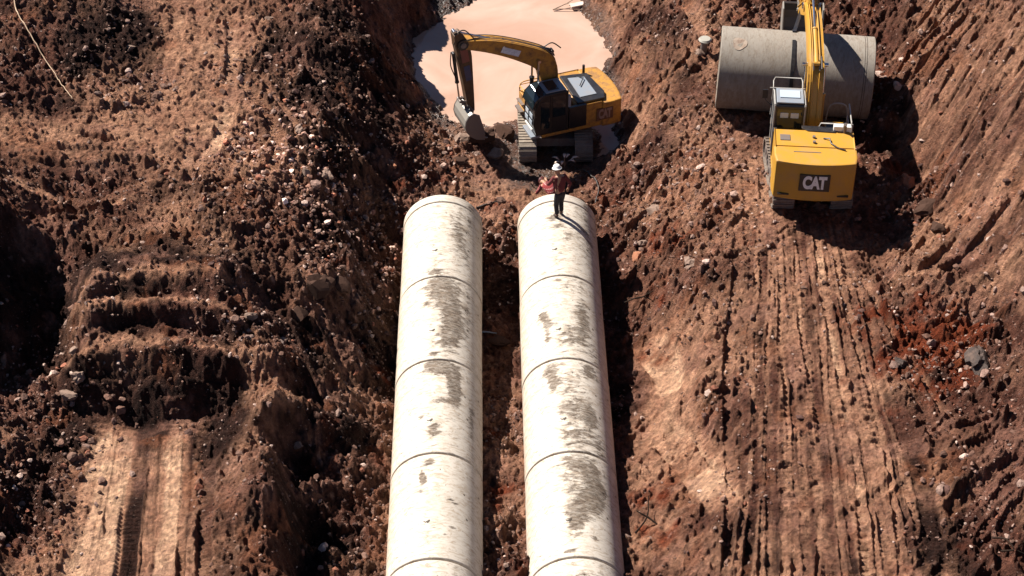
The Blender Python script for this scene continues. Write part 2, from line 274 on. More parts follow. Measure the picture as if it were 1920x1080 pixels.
    ldir = (1 - sstep(-3.6, -2.6, x)) * (1 - .8 * sm) * (.2 + .8 * rough); u2 = (x - y * .8) * .78; v2 = (y + x * .8) * .78
    z = z + ldir * .09 * np.clip(1 - np.abs(fbm(u2 * .45, v2 * 1.25, 1.7, 165, 4)) * 4.5, -.6, 1)
    band = sum(np.exp(-((s_ - b_ - .02 * vn(y * .6, y * 0, 1, 149)) / .042) ** 4) for b_ in (.10, .27, .46, .66, .86)); cl2 = np.clip((np.abs((y / .21 + .6 * s_) % 1 - .5) * 2 - .45) * 3, 0, 1)
    z = z + tm * (.034 * lines + band * (.060 * cl2 - .05) * sstep(-.3, -.05, vn(s_ * 6, y * .45, 1, 145)))
    tan = tan + tm * band * .18
    tan = tan + tm * .45 * fbm(s_ * 30, y * .22, 1.0, 147, 2)
    z = z + tm2 * .030 * fbm(s2 * 34, y * .2, 1.0, 151, 3)
    lane = np.exp(-((s2 - .20) / .22) ** 4) + np.exp(-((s2 - .88) / .13) ** 4); tan = tan + tm2 * (1.15 * lane - .55 + .35 * fbm(s2 * 26, y * .12, 1, 153, 2))
    tan = tan - mk * .02
    tan = tan + tn
    return z, rough, tan, red, (c, t1 * .3 + t2 * .35 + t3 * .35, t2, t3, amp)

def hz(x, y): return float(height(np.array([x]), np.array([y]))[0][0])
# ------------------------------------------------------------------ mesh and node helpers
def raw_mesh(name, co, faces, nside, colors=None, smooth=False, attr='tint'):
    me = bpy.data.meshes.new(name)
    co = np.ascontiguousarray(co, np.float32); faces = np.ascontiguousarray(faces, np.int32)
    me.vertices.add(len(co)); me.vertices.foreach_set('co', co.ravel())
    nf = len(faces)
    me.loops.add(nf * nside); me.loops.foreach_set('vertex_index', faces.ravel())
    me.polygons.add(nf); me.polygons.foreach_set('loop_start', np.arange(nf, dtype=np.int32) * nside)
    me.polygons.foreach_set('loop_total', np.full(nf, nside, np.int32))
    me.polygons.foreach_set('use_smooth', np.full(nf, smooth, bool))
    me.update(calc_edges=True)
    if colors is not None:
        a = me.color_attributes.new(attr, 'FLOAT_COLOR', 'POINT')
        c = np.ones((len(co), 4), np.float32); c[:, :colors.shape[1]] = colors; a.data.foreach_set('color', c.ravel())
    return me
def link(name, me, mat=None, parent=None, loc=None, rot=None):
    o = bpy.data.objects.new(name, me); COL.objects.link(o)
    if mat is not None and me is not None and not me.materials: me.materials.append(mat)
    if parent: o.parent = parent
    if loc is not None: o.location = loc
    if rot is not None: o.rotation_euler = rot
    return o
def tag(o, label=None, cat=None, group=None, kind=None):
    if label: o['label'] = label
    if cat: o['category'] = cat
    if group: o['group'] = group
    if kind: o['kind'] = kind
    return o
def empty(name, loc, rz=0, rot=None):
    o = bpy.data.objects.new(name, None); COL.objects.link(o); o.location = loc
    o.rotation_euler = rot if rot else (0, 0, rz); o.empty_display_size = .3
    return o

class Nodes:
    def __init__(s, name):
        s.m = bpy.data.materials.new(name); s.m.use_nodes = True; s.t = s.m.node_tree; s.b = s.t.nodes['Principled BSDF']
    def n(s, kind, **kw):
        nd = s.t.nodes.new('ShaderNode' + kind)
        for k, v in kw.items():
            if k in nd.inputs.keys(): nd.inputs[k].default_value = v
            else: setattr(nd, k, v)
        return nd
    def l(s, a, b): s.t.links.new(a, b)
    def obj(s): return s.n('TexCoord').outputs['Object']
    def noise(s, vec, scale, detail=4, rough=.55, dist=0):
        nd = s.n('TexNoise'); nd.inputs['Scale'].default_value = scale; nd.inputs['Detail'].default_value = detail
        nd.inputs['Roughness'].default_value = rough; nd.inputs['Distortion'].default_value = dist; s.l(vec, nd.inputs['Vector']); return nd.outputs['Fac']
    def ramp(s, fac, a, b, ca=(0,0,0,1), cb=(1,1,1,1)):
        nd = s.n('ValToRGB'); e = nd.color_ramp.elements; e[0].position = a; e[1].position = b; e[0].color = ca; e[1].color = cb
        s.l(fac, nd.inputs[0]); return nd.outputs[0]
    def mix(s, fac, a, b, mode='MIX'):
        nd = s.n('Mix', data_type='RGBA', blend_type=mode)
        for sock, v in ((nd.inputs[0], fac), (nd.inputs[6], a), (nd.inputs[7], b)):
            if isinstance(v, (int, float)): sock.default_value = v
            elif isinstance(v, tuple): sock.default_value = v if len(v) == 4 else v + (1,)
            else: s.l(v, sock)
        return nd.outputs[2]
    def math(s, op, a, b=0.0, clamp=False):
        nd = s.n('Math', operation=op); nd.use_clamp = clamp
        for sock, v in ((nd.inputs[0], a), (nd.inputs[1], b)):
            if isinstance(v, (int, float)): sock.default_value = v
            else: s.l(v, sock)
        return nd.outputs[0]
    def attr(s, name, out='Color'): return s.n('Attribute', attribute_name=name).outputs[out]
    def stretch(s, vec, sc):
        nd = s.n('Mapping'); nd.inputs['Scale'].default_value = sc; s.l(vec, nd.inputs[0]); return nd.outputs[0]
    def bump(s, h, strength=.5, dist=.02):
        nd = s.n('Bump'); nd.inputs['Strength'].default_value = strength; nd.inputs['Distance'].default_value = dist
        s.l(h, nd.inputs['Height']); s.l(nd.outputs[0], s.b.inputs['Normal'])
    def set(s, **kw):
        for k, v in kw.items():
            sock = s.b.inputs[k]
            if isinstance(v, (int, float, tuple)): sock.default_value = v if not (isinstance(v, tuple) and len(v) == 3) else v + (1,)
            else: s.l(v, sock)
        return s.m

def plain(name, col, rough=.5, metal=0.0, dirt=.35, dirtcol=(.16,.09,.06), spec=.5, scale=3.0, bump=.0):
    q = Nodes(name); v = q.obj()
    f = q.ramp(q.noise(v, scale, 6, .65, .4), .45, .70)
    f2 = q.math('MULTIPLY', f, dirt)
    c = q.mix(f2, col, dirtcol)
    c = q.mix(q.math('MULTIPLY', q.ramp(q.noise(v, scale * 9, 3), .4, .7), dirt * .4), c, dirtcol)
    q.set(**{'Base Color': c, 'Metallic': metal, 'Specular IOR Level': spec})
    r = q.math('ADD', q.math('MULTIPLY', f2, .4), rough, True); q.l(r, q.b.inputs['Roughness'])
    if bump: q.bump(q.noise(v, scale * 8, 4), bump, .02)
    return q.m

# soil
q = Nodes('soil'); v = q.obj()
tint = q.attr('tint')
n1 = q.noise(v, 1.7, 8, .62, .3); n2 = q.noise(v, 11, 5, .65); n3 = q.noise(v, 45, 4, .6)
c = q.mix(q.ramp(n1, .38, .64), q.mix(1.0, tint, (.72, .66, .66), 'MULTIPLY'), tint)
c = q.mix(q.ramp(n2, .35, .68), q.mix(1.0, c, (.62, .60, .62), 'MULTIPLY'), q.mix(1.0, c, (1.22, 1.18, 1.12), 'MULTIPLY'))
pk = q.ramp(q.noise(v, 23, 3, .5), .66, .72)
c = q.mix(q.math('MULTIPLY', pk, .5), c, (.36, .25, .20))
wet_ = q.attr('tint', 'Alpha')
q.set(**{'Base Color': c, 'Roughness': q.math('SUBTRACT', .93, q.math('MULTIPLY', wet_, .62)), 'Specular IOR Level': q.math('ADD', .12, q.math('MULTIPLY', wet_, .5))})
hgt = q.math('ADD', q.math('MULTIPLY', n2, 1.6), n3)
q.bump(hgt, 1.0, .11)
M_SOIL = q.m

# stones
q = Nodes('stone'); v = q.obj(); tint = q.attr('tint')
c = q.mix(q.ramp(q.noise(v, 14, 4), .35, .65), q.mix(1.0, tint, (.6, .57, .57), 'MULTIPLY'), tint)
q.set(**{'Base Color': c, 'Roughness': .85, 'Specular IOR Level': .25}); q.bump(q.noise(v, 30, 4), .6, .03)
M_STONE = q.m
q = Nodes('boulder_rock'); v = q.obj()
c = q.mix(q.ramp(q.noise(v, 3, 7, .7), .35, .7), (.075, .055, .050), (.22, .155, .125))
q.set(**{'Base Color': c, 'Roughness': .85, 'Specular IOR Level': .25}); q.bump(q.noise(v, 9, 6), .9, .06)
M_ROCK = q.m
q = Nodes('dark_rock'); v = q.obj()
c = q.mix(q.ramp(q.noise(v, 4, 7, .7), .45, .7), (.030, .018, .014), (.095, .058, .042))
q.set(**{'Base Color': c, 'Roughness': .8}); q.bump(q.noise(v, 9, 6), .9, .06)
M_DROCK = q.m

# muddy water
q = Nodes('muddy_water'); v = q.obj()
c = q.mix(q.ramp(q.noise(v, .35, 4, .5, .8), .35, .7), (.36, .225, .165), (.46, .325, .262))
c = q.mix(q.math('MULTIPLY', q.ramp(q.noise(v, 1.6, 6, .65, 1.2), .56, .75), .35), c, (.44, .29, .22))
q.set(**{'Base Color': c, 'Roughness': .09, 'Specular IOR Level': .5, 'IOR': 1.33}); q.bump(q.noise(v, 2.6, 4), .16, .05)
M_WATER = q.m

# ------------------------------------------------------------------ pads under the machines
EX2 = (at(1524, 372, 3.9)); EX2H = R(84.5)
EX2O = (EX2[0] + math.cos(EX2H) * 2.2, EX2[1] + math.sin(EX2H) * 2.2, 2.85)
EX1O = (2.04, 48.72, .42)
PIPE_C = at(1490, 131, 4.15) + (2.92,)
FLATS += [(EX2O[0], EX2O[1], 2.85, 2.0), (EX1O[0] , EX1O[1], .40, 1.6)]
for k in (-2, -1, 0, 1, 2): FLATS.append((PIPE_C[0] + k * .9, PIPE_C[1] - k * .12, 2.92, .8))

# ------------------------------------------------------------------ ground: one sheet, fine where the picture looks, out to the horizon
def build_ground():
    NU, NV = 1160, 960
    uc = np.linspace(-1, 1, NU); g = 1.0 + 0.004 * (1.22 ** np.arange(1, 48) - 1) / .22
    g = g[g < 60]
    us = np.concatenate([-g[::-1], uc, g])
    yc = np.linspace(27.2, 63, NV); gy = .05 * (1.2 ** np.arange(1, 52) - 1) / .2
    ys = np.concatenate([27.2 - gy[gy < 900][::-1], yc, 63 + gy[gy < 1500]])
    yg, ug = np.meshgrid(ys, us, indexing='ij')
    hw = np.clip(yg * .24 + 5.7, 9.5, 60)
    x = ug * hw; y = yg + 0 * ug
    z, rough, tan, red, (c, tc, t2, t3, amp) = height(x, y)
    far = sstep(30, 60, np.maximum(np.abs(x), np.abs(y - 45)))
    z = z * (1 - far) + (3 + 1.5 * fbm(x, y, .02, 9, 4)) * far
    # colour of the earth, darker towards the left
    tn = np.clip(tan - .05 + .55 * fbm(x, y, .8, 201, 4) - .10 * (rough > .8), 0, 1.9)
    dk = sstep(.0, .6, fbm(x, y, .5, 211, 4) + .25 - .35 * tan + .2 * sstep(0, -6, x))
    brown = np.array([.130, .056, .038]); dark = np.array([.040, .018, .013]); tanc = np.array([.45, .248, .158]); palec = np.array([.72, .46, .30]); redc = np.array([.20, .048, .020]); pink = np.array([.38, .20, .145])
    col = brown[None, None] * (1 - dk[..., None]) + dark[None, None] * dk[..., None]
    t = sstep(.06, .85, tn)[..., None]; col = col * (1 - t) + tanc * t
    t = sstep(.95, 1.7, tn)[..., None]; col = col * (1 - t) + palec * t
    p = (sstep(.1, .45, fbm(x, y, 1.3, 221, 3)) * .45)[..., None]; col = col * (1 - p) + pink * p
    r = np.clip(red * .9 + (red > .05) * .9 * fbm(x, y, 1.7, 231, 4), 0, 1)[..., None]; r = sstep(.25, .9, r); col = col * (1 - r) + redc * r
    r_or = (sstep(.28, .5, fbm(x, y, 1.1, 241, 4)) * .35)[..., None]; col = col * (1 - r_or) + np.array([.30, .11, .05]) * r_or
    wet = (1 - sstep(.45 , .85, z + .3 * fbm(x, y, 1.1, 261, 3))) * (y > 45.5); col = col * (1 - .5 * wet[..., None])
    # every lump of earth has its own dryness
    lump = sstep(.02, .10, c * amp)[..., None]; v_ = (.45 + 1.15 * t3 ** 1.5 + .45 * (t2 - .4))[..., None]; dry = (t3 > .86)[..., None] * (amp > .45)[..., None]
    col = col * (1 - lump) + col * v_ * lump; col = col * (1 - .55 * dry * lump) + np.array([.50, .33, .26]) * .55 * dry * lump
    col = col * (1 + .7 * fbm(x, y, 9, 251, 2)[..., None])
    nv, nu = x.shape
    idx = np.arange(nv * nu).reshape(nv, nu)
    faces = np.stack([idx[:-1, :-1], idx[:-1, 1:], idx[1:, 1:], idx[1:, :-1]], -1).reshape(-1, 4)
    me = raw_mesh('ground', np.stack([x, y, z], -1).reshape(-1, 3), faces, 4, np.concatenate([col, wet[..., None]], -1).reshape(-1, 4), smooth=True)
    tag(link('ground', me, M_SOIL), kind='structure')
build_ground()

# the pond: a sheet of water inside its rim
WL = .33
poly = [at(a, b, WL) for a, b in [(730,-20),(738,60),(750,140),(765,205),(800,262),(870,275),(940,275),(1000,290),(1100,305),(1170,300),(1205,260),(1200,170),(1180,90),(1150,0),(1130,-80),(1050,-150),(900,-150),(780,-100)]]
bm = bmesh.new(); vs = [bm.verts.new((a, b, WL)) for a, b in poly]; bm.faces.new(vs); me = bpy.data.meshes.new('pond_water'); bm.to_mesh(me); bm.free()
tag(link('pond_water', me, M_WATER), kind='structure')

# ------------------------------------------------------------------ stones
def ico(sub):
    bm = bmesh.new(); bmesh.ops.create_icosphere(bm, subdivisions=sub, radius=1)
    v = np.array([p.co[:] for p in bm.verts]); f = np.array([[q.index for q in p.verts] for p in bm.faces]); bm.free(); return v, f
rng = np.random.default_rng(5)
def templates(sub, n, amp):
    v, f = ico(sub); out = []
    for _ in range(n):
        d = 1 + rng.normal(0, amp, (len(v), 1)); s = np.array([1, rng.uniform(.55, .9), rng.uniform(.45, .75)])
        vv = v * d * s
        for _k in range(4):                              # broken faces
            nrm = rng.normal(size=3); nrm /= np.linalg.norm(nrm); dd = vv @ nrm; lim = rng.uniform(.5, .75) * dd.max()
            vv = vv - np.clip(dd - lim, 0, None)[:, None] * nrm
        out.append(vv)
    return out, f
def scatter(n, wfun, smin, smax, power, sub=1, seed=1, pale=1.0, sink=.3):
    rg = np.random.default_rng(seed); T, F = templates(sub, 10, .12)
    x = rg.uniform(-21, 21, n * 6); y = rg.uniform(28, 63, n * 6)
    keep = np.abs(x) < y * .24 + 5.6; x = x[keep]; y = y[keep]
    wgt = wfun(x, y); k = rg.uniform(size=len(x)) < wgt; x = x[k][:n]; y = y[k][:n]
    z = height(x, y)[0]
    k = z > WL + .02; k |= (y < 46); x, y, z = x[k], y[k], z[k]
    s = smin + (smax - smin) * rg.uniform(size=len(x)) ** power
    V = []; Fs = []; C = []; base = 0
    for i in range(len(x)):
        a = rg.uniform(0, 6.28); ca, sa = math.cos(a), math.sin(a); t = T[i % 10] * s[i]
        tilt = rg.uniform(-.5, .5); ct, st = math.cos(tilt), math.sin(tilt)
        t = np.stack([t[:, 0] * ct - t[:, 2] * st, t[:, 1], t[:, 0] * st + t[:, 2] * ct], 1)
        V.append(np.stack([t[:, 0] * ca - t[:, 1] * sa + x[i], t[:, 0] * sa + t[:, 1] * ca + y[i], t[:, 2] + z[i] + s[i] * (.35 - sink)], 1))
        Fs.append(F + base); base += len(t)
    nv = len(T[0])
    pal = np.array([[.13,.068,.048],[.20,.115,.085],[.30,.20,.16],[.48,.35,.29],[.09,.045,.035],[.26,.10,.06],[.24,.15,.12],[.16,.085,.06]])
    ci = rg.choice(8, len(x), p=[.22,.2,.13,.07,.12,.06,.10,.10]); c = pal[ci] * rg.uniform(.7, 1.25, (len(x), 1)) * pale
    return np.concatenate(V), np.concatenate(Fs), np.repeat(c, nv, 0)
def w_rocky(x, y):
    F = macro(x, y); r = F[..., 1]; return np.clip((r - .25) * 1.5, 0, 1) ** 1.3 * (.25 + .75 * sstep(-.1, .2, fbm(x, y, .7, 71, 3)))
RUBBLE = [(at(a, b, z), r_) for a, b, z, r_ in [(520,300,4.6,2.2),(600,300,4.0,1.6),(490,210,4.9,1.4),(570,340,4.1,1.8),(260,100,5.2,.9),(610,430,3.6,1.2),(700,400,1.6,1.2),(640,470,2.8,1.2),(140,640,2.8,.9),(230,660,3.9,.5),(100,760,2.4,1),(130,850,2.3,1),(60,940,2.4,1.2),(700,950,1.2,1),(690,1040,1.2,1),(470,560,4.5,.7),(950,460,.4,1.2),(670,570,2,1.2),(1800,640,3.3,1.3),(1170,430,1.0,1.0),(1200,330,1.2,.9),(1650,180,3.2,1.0),(945,780,.8,.8),(1700,370,2.9,1.0),(1330,330,2.6,1.4),(840,280,.8,1.2),(470,60,5,1.1),(1800,900,3.1,.6)]]
def w_pale(x, y):
    a, b = at(520, 235, 4.0), at(700, 470, 2.0); d = np.array([b[0] - a[0], b[1] - a[1]]); L = np.hypot(*d); t = np.clip(((x - a[0]) * d[0] + (y - a[1]) * d[1]) / L ** 2, 0, 1)
    r_ = np.hypot(x - a[0] - t * d[0], y - a[1] - t * d[1]); return np.exp(-(r_ / 1.5) ** 2) * (.3 + .7 * sstep(-.15, .2, fbm(x, y, .9, 77, 3)))
def w_rub(x, y):
    s = np.zeros_like(x)
    for (a, b), r_ in RUBBLE: s = np.maximum(s, np.exp(-((x - a) ** 2 + (y - b) ** 2) / (r_ * r_)))
    return s
parts_ = [scatter(22000, w_rocky, .02, .07, 2.0, 1, 11), scatter(1500, w_rocky, .08, .16, 2, 1, 12), scatter(6000, w_rub, .03, .11, 1.8, 1, 13), scatter(500, w_rub, .10, .19, 1.6, 2, 14), scatter(9000, w_pale, .04, .15, 2.2, 1, 15, 2.3)]
V, F_, C_, b = [], [], [], 0
for v_, f_, c_ in parts_: V.append(v_); F_.append(f_ + b); C_.append(c_); b += len(v_)
me = raw_mesh('loose_stones', np.concatenate(V), np.concatenate(F_), 3, np.concatenate(C_))
tag(link('loose_stones', me, M_STONE), 'loose brown and pale stones strewn over the dug earth', 'stones', kind='stuff')
# ------------------------------------------------------------------ solid builder
class MB:
    def __init__(s): s.v = []; s.f = []; s.sm = []
    def add(s, vs, fs, smooth=False):
        b = len(s.v); s.v += [tuple(p) for p in vs]; s.f += [tuple(i + b for i in f) for f in fs]; s.sm += [smooth] * len(fs)
    def box(s, lo, hi, M=None):
        x0, y0, z0 = lo; x1, y1, z1 = hi
        vs = [Vector(p) for p in ((x0,y0,z0),(x1,y0,z0),(x1,y1,z0),(x0,y1,z0),(x0,y0,z1),(x1,y0,z1),(x1,y1,z1),(x0,y1,z1))]
        if M: vs = [M @ p for p in vs]
        s.add(vs, [(3,2,1,0),(4,5,6,7),(0,1,5,4),(1,2,6,5),(2,3,7,6),(3,0,4,7)])
    def prism(s, pts, y0, y1, smooth=False):      # profile in x,z pushed along y
        n = len(pts); vs = [(a, y0, b) for a, b in pts] + [(a, y1, b) for a, b in pts]
        s.add(vs, [tuple(range(n)), tuple(range(2 * n - 1, n - 1, -1))]); s.add(vs, [(i, i + n, (i + 1) % n + n, (i + 1) % n) for i in range(n)], smooth)
    def plan(s, pts, z0, z1):
        n = len(pts); vs = [(a, b, z0) for a, b in pts] + [(a, b, z1) for a, b in pts]
        s.add(vs, [tuple(range(n - 1, -1, -1)), tuple(range(n, 2 * n))] + [(i, (i + 1) % n, (i + 1) % n + n, i + n) for i in range(n)])
    def cyl(s, p0, p1, r, n=12, r1=None, cap=True):
        p0, p1 = Vector(p0), Vector(p1); d = (p1 - p0).normalized(); u = d.orthogonal().normalized(); w_ = d.cross(u); r1 = r if r1 is None else r1
        vs = [p0 + (u * math.cos(6.2832 * i / n) + w_ * math.sin(6.2832 * i / n)) * r for i in range(n)] + [p1 + (u * math.cos(6.2832 * i / n) + w_ * math.sin(6.2832 * i / n)) * r1 for i in range(n)]
        s.add(vs, [(i, (i + 1) % n, (i + 1) % n + n, i + n) for i in range(n)], True)
        if cap: s.add(vs, [tuple(range(n - 1, -1, -1)), tuple(range(n, 2 * n))])
    def tube(s, path, r, n=8):
        P = [Vector(p) for p in path]; rings = []; u = None
        for i, p in enumerate(P):
            d = (P[min(i + 1, len(P) - 1)] - P[max(i - 1, 0)]).normalized()
            u = d.orthogonal().normalized() if u is None else (u - d * u.dot(d)).normalized()
            w_ = d.cross(u); rr = r[i] if isinstance(r, (list, tuple)) else r
            rings.append([p + (u * math.cos(6.2832 * k / n) + w_ * math.sin(6.2832 * k / n)) * rr for k in range(n)])
        vs = [q_ for g in rings for q_ in g]
        s.add(vs, [(i * n + k, i * n + (k + 1) % n, (i + 1) * n + (k + 1) % n, (i + 1) * n + k) for i in range(len(P) - 1) for k in range(n)], True)
        s.add(vs, [tuple(range(n - 1, -1, -1)), tuple(range((len(P) - 1) * n, len(P) * n))])
    def build(s, name, mat, parent=None, bevel=0.0, loc=None, rot=None, label=None):
        me = bpy.data.meshes.new(name); me.from_pydata(s.v, [], s.f); me.polygons.foreach_set('use_smooth', s.sm)
        bm = bmesh.new(); bm.from_mesh(me); bmesh.ops.recalc_face_normals(bm, faces=bm.faces)
        if bevel:
            bmesh.ops.remove_doubles(bm, verts=bm.verts, dist=1e-5)
            es = [e for e in bm.edges if len(e.link_faces) == 2 and e.calc_face_angle(0) > .6]
            bmesh.ops.bevel(bm, geom=es, offset=bevel, segments=2, affect='EDGES', profile=.6)
        bm.to_mesh(me); bm.free(); me.update()
        o = link(name, me, mat, parent, loc, rot)
        if label: o['label'] = label
        return o
def rounded(p, q, n=6):                               # smooth path through points
    P = [Vector(a) for a in p]; out = []
    for i in range(len(P) - 1):
        a, b, c, d = P[max(i - 1, 0)], P[i], P[i + 1], P[min(i + 2, len(P) - 1)]
        for k in range(n):
            t = k / n; out.append(.5 * (2 * b + (c - a) * t + (2 * a - 5 * b + 4 * c - d) * t * t + (3 * b - a - 3 * c + d) * t ** 3))
    return out + [P[-1]]

# ------------------------------------------------------------------ concrete pipes
def pipe_material(name, base, stain, streak, fine):
    q = Nodes(name); v = q.obj(); a = q.attr('stain')
    sep = q.n('SeparateColor'); q.l(a, sep.inputs[0])
    along = q.stretch(v, (1, 2.6, 1))                 # smears run round the barrel
    n1 = q.noise(along, 2.6, 7, .68, .5); n2 = q.noise(v, 9, 5, .6)
    # blobs of dried mud where the attribute says
    m = q.math('ADD', sep.outputs[0], q.math('MULTIPLY', q.math('SUBTRACT', n1, .5), 2.6))
    m = q.math('ADD', m, q.math('MULTIPLY', q.math('SUBTRACT', n2, .5), .7))
    mud = q.ramp(m, .22, .62)
    weak = q.math('MULTIPLY', q.ramp(q.noise(along, 3.7, 8, .72, 1.2), .46, .68), streak)
    cvar = q.mix(q.ramp(q.noise(v, .8, 3), .35, .65), base, tuple(x * .86 for x in base))
    c = q.mix(weak, cvar, tuple(x * s_ for x, s_ in zip(base, (.52, .43, .34))))
    stc = q.mix(q.ramp(q.noise(along, 7, 5, .7, .6), .36, .64), stain, tuple(x_ * 2.6 for x_ in stain))
    c = q.mix(q.math('MULTIPLY', sep.outputs[2], q.math('MULTIPLY', q.ramp(n1, .30, .62), .75)), c, tuple(x_ * s_ for x_, s_ in zip(base, (.55, .46, .38))))  # tints both flanks darker, least along the crown
    c = q.mix(q.math('MULTIPLY', mud, q.ramp(q.noise(along, 5, 8, .75, .8), .30, .58, (.35, .35, .35, 1), (.97, .97, .97, 1))), c, stc)
    c = q.mix(q.math('MULTIPLY', q.ramp(q.noise(v, 6.5, 2, .4), .73, .76), fine), c, tuple(x * .5 for x in stain))
    c = q.mix(sep.outputs[1], c, (.045, .032, .025))
    q.set(**{'Base Color': c, 'Roughness': .8, 'Specular IOR Level': .3})
    q.bump(q.math('ADD', q.noise(v, 40, 4), q.math('MULTIPLY', mud, 1.5)), .25, .01)
    return q.m
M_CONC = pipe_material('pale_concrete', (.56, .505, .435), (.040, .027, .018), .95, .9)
M_GREYC = pipe_material('grey_concrete', (.26, .23, .195), (.11, .09, .075), .7, .2)
M_GAP = plain('joint_gap_black', (.02, .015, .012), .9)  # near-black of the joint seals and rim grooves
PR = 1.15
def pipe_mesh(name, L, r, th, spots, crown=1.0, nseg=128, nlen=96):
    """barrel along +y from 0 to L; spots: (y, angle from the top in degrees towards +x, size y, size angle, strength, kind)"""
    prof = [(0.0, r - th), (0.0, r - .02), (.02, r)]
    ys = np.linspace(.03, L - .03, nlen)
    prof += [(y_, r) for y_ in ys] + [(L - .015, r), (L, r - .02), (L, r - th)]
    prof = np.array(prof); m = len(prof); th_ = np.linspace(0, 2 * np.pi, nseg, endpoint=False)
    Y = np.repeat(prof[:, 0], nseg); RR = np.repeat(prof[:, 1], nseg); T = np.tile(th_, m)
    RR = RR + np.where(RR > r - .03, .004 * fbm(Y * 1.0, T * r, 1.0, 5, 2), 0)
    co = np.stack([RR * np.sin(T), Y, RR * np.cos(T)], 1)
    idx = np.arange(m * nseg).reshape(m, nseg); nx = np.roll(idx, -1, 1)
    mm = np.vstack([idx, idx[:1]]); nn = np.vstack([nx, nx[:1]])
    F = np.stack([mm[:-1], mm[1:], nn[1:], nn[:-1]], -1).reshape(-1, 4)
    A = (np.degrees(T) + 180) % 360 - 180
    st = np.full(len(Y), -.03) + (.17 * np.exp(-((A - 18) / 30) ** 2) * (L > 1) * crown); dk = np.zeros(len(Y))
    for (sy, sa, dy, da, k, kind) in spots:
        # smear edges are ragged: jitter the coordinates
        d = ((Y - sy) / dy) ** 2 + ((A - sa) / da) ** 2
        if kind == 0: st += k * 1.15 * np.exp(-d * 1.2)
        else: dk = np.maximum(dk, k * (1 - sstep(.6, 1.2, d + .6 * fbm(Y, T, 6, 7, 2))))
    # damp foot: soil splashed along the lower flanks
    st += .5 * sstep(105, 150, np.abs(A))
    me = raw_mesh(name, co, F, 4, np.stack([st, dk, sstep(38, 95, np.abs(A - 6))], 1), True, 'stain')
    return me
JY = [42.74, 39.28, 35.82, 32.345, 28.86, 25.40]
XL, XR = -1.43, 1.92
# (distance from near end as share of the length, angle, ...) per section, farthest first
SL = [[(.75,20,.5,14,.22,0),(.55,28,.9,12,.30,0),(.35,40,1.0,9,.22,0),(.8,45,.5,8,.3,0),(.05,-8,.25,16,.55,0),(.5,-20,.6,9,.12,0)],
      [(.90,-2,.35,22,.85,0),(.78,8,.6,20,.8,0),(.55,16,.7,14,.75,0),(.38,22,.6,12,.7,0),(.22,12,.5,14,.55,0),(.6,42,1.2,8,.35,0),(.68,-16,.12,7,.6,0),(.06,-6,.1,7,.6,0)],
      [(.93,-8,.3,14,.95,0),(.92,12,.28,16,.85,0),(.78,22,.45,9,.95,0),(.66,24,.5,9,.75,0),(.55,4,.12,14,.6,0),(.38,-20,.12,5,.8,0),(.24,-2,.26,8,.75,0),(.45,50,1.0,6,.45,0)],
      [(.91,-8,.12,10,.9,0),(.80,-16,.2,3.4,1.1,0),(.74,-14,.18,4.0,1.0,0),(.64,-17,.06,3,.8,0),(.30,22,.05,7,.55,0),(.22,14,.03,3,.6,0),(.56,20,.035,4,1,1),(.535,26,.03,4,1,1)],
      [(.5,10,.3,9,.4,0),(.6,30,.4,9,.3,0)]]
SRR = [[(.78,-4,.25,14,.6,0),(.66,-2,.12,12,.55,0),(.5,10,.3,9,.3,0),(.6,48,1.4,14,.35,0),(.05,-25,.08,8,.5,0)],
      [(.92,4,.3,26,.3,0),(.55,-28,.3,7,.85,0),(.42,-22,.28,7,.85,0),(.25,-24,.35,5,.65,0),(.5,28,.9,12,.5,0),(.25,10,.5,20,.45,0),(.12,40,.4,12,.3,0)],
      [(.90,-22,.3,12,.95,0),(.76,-20,.35,7,.8,0),(.9,30,.3,14,.6,0),(.72,2,.5,20,.4,0),(.45,4,.4,18,.6,0),(.38,28,.4,10,.8,0),(.15,8,.5,24,.5,0),(.1,38,.4,10,.5,0)],
      [(.9,2,.35,26,.62,0),(.8,22,.4,12,.8,0),(.66,30,.5,14,.9,0),(.55,22,.4,16,.9,0),(.42,4,.45,14,.85,0),(.3,0,.3,8,.9,0),(.18,22,.12,3,.6,0),(.05,-10,.05,8,.9,0),(.7,-2,.5,14,.45,0)],
      [(.8,8,.3,20,.45,0),(.5,20,.3,12,.4,0)]]
LAB_L = ['farthest section of the left pipe row, faintly smeared, with a free lipped end','second section of the left pipe row, long dark mud smear down its top','middle section of the left pipe row, dark smear by its far joint','cleanest cream section of the left pipe row, with one small dark ragged blotch','near section of the left pipe row, cut off by the bottom edge of the photo']
LAB_R = ['farthest section of the right pipe row, which the worker stands on','second section of the right pipe row, dotted mud patches along its left side','middle section of the right pipe row, dark patches by its far joint','right row pipe section with the heaviest dark mud blotches, above the last joint','near section of the right pipe row, cut off by the bottom edge of the photo']
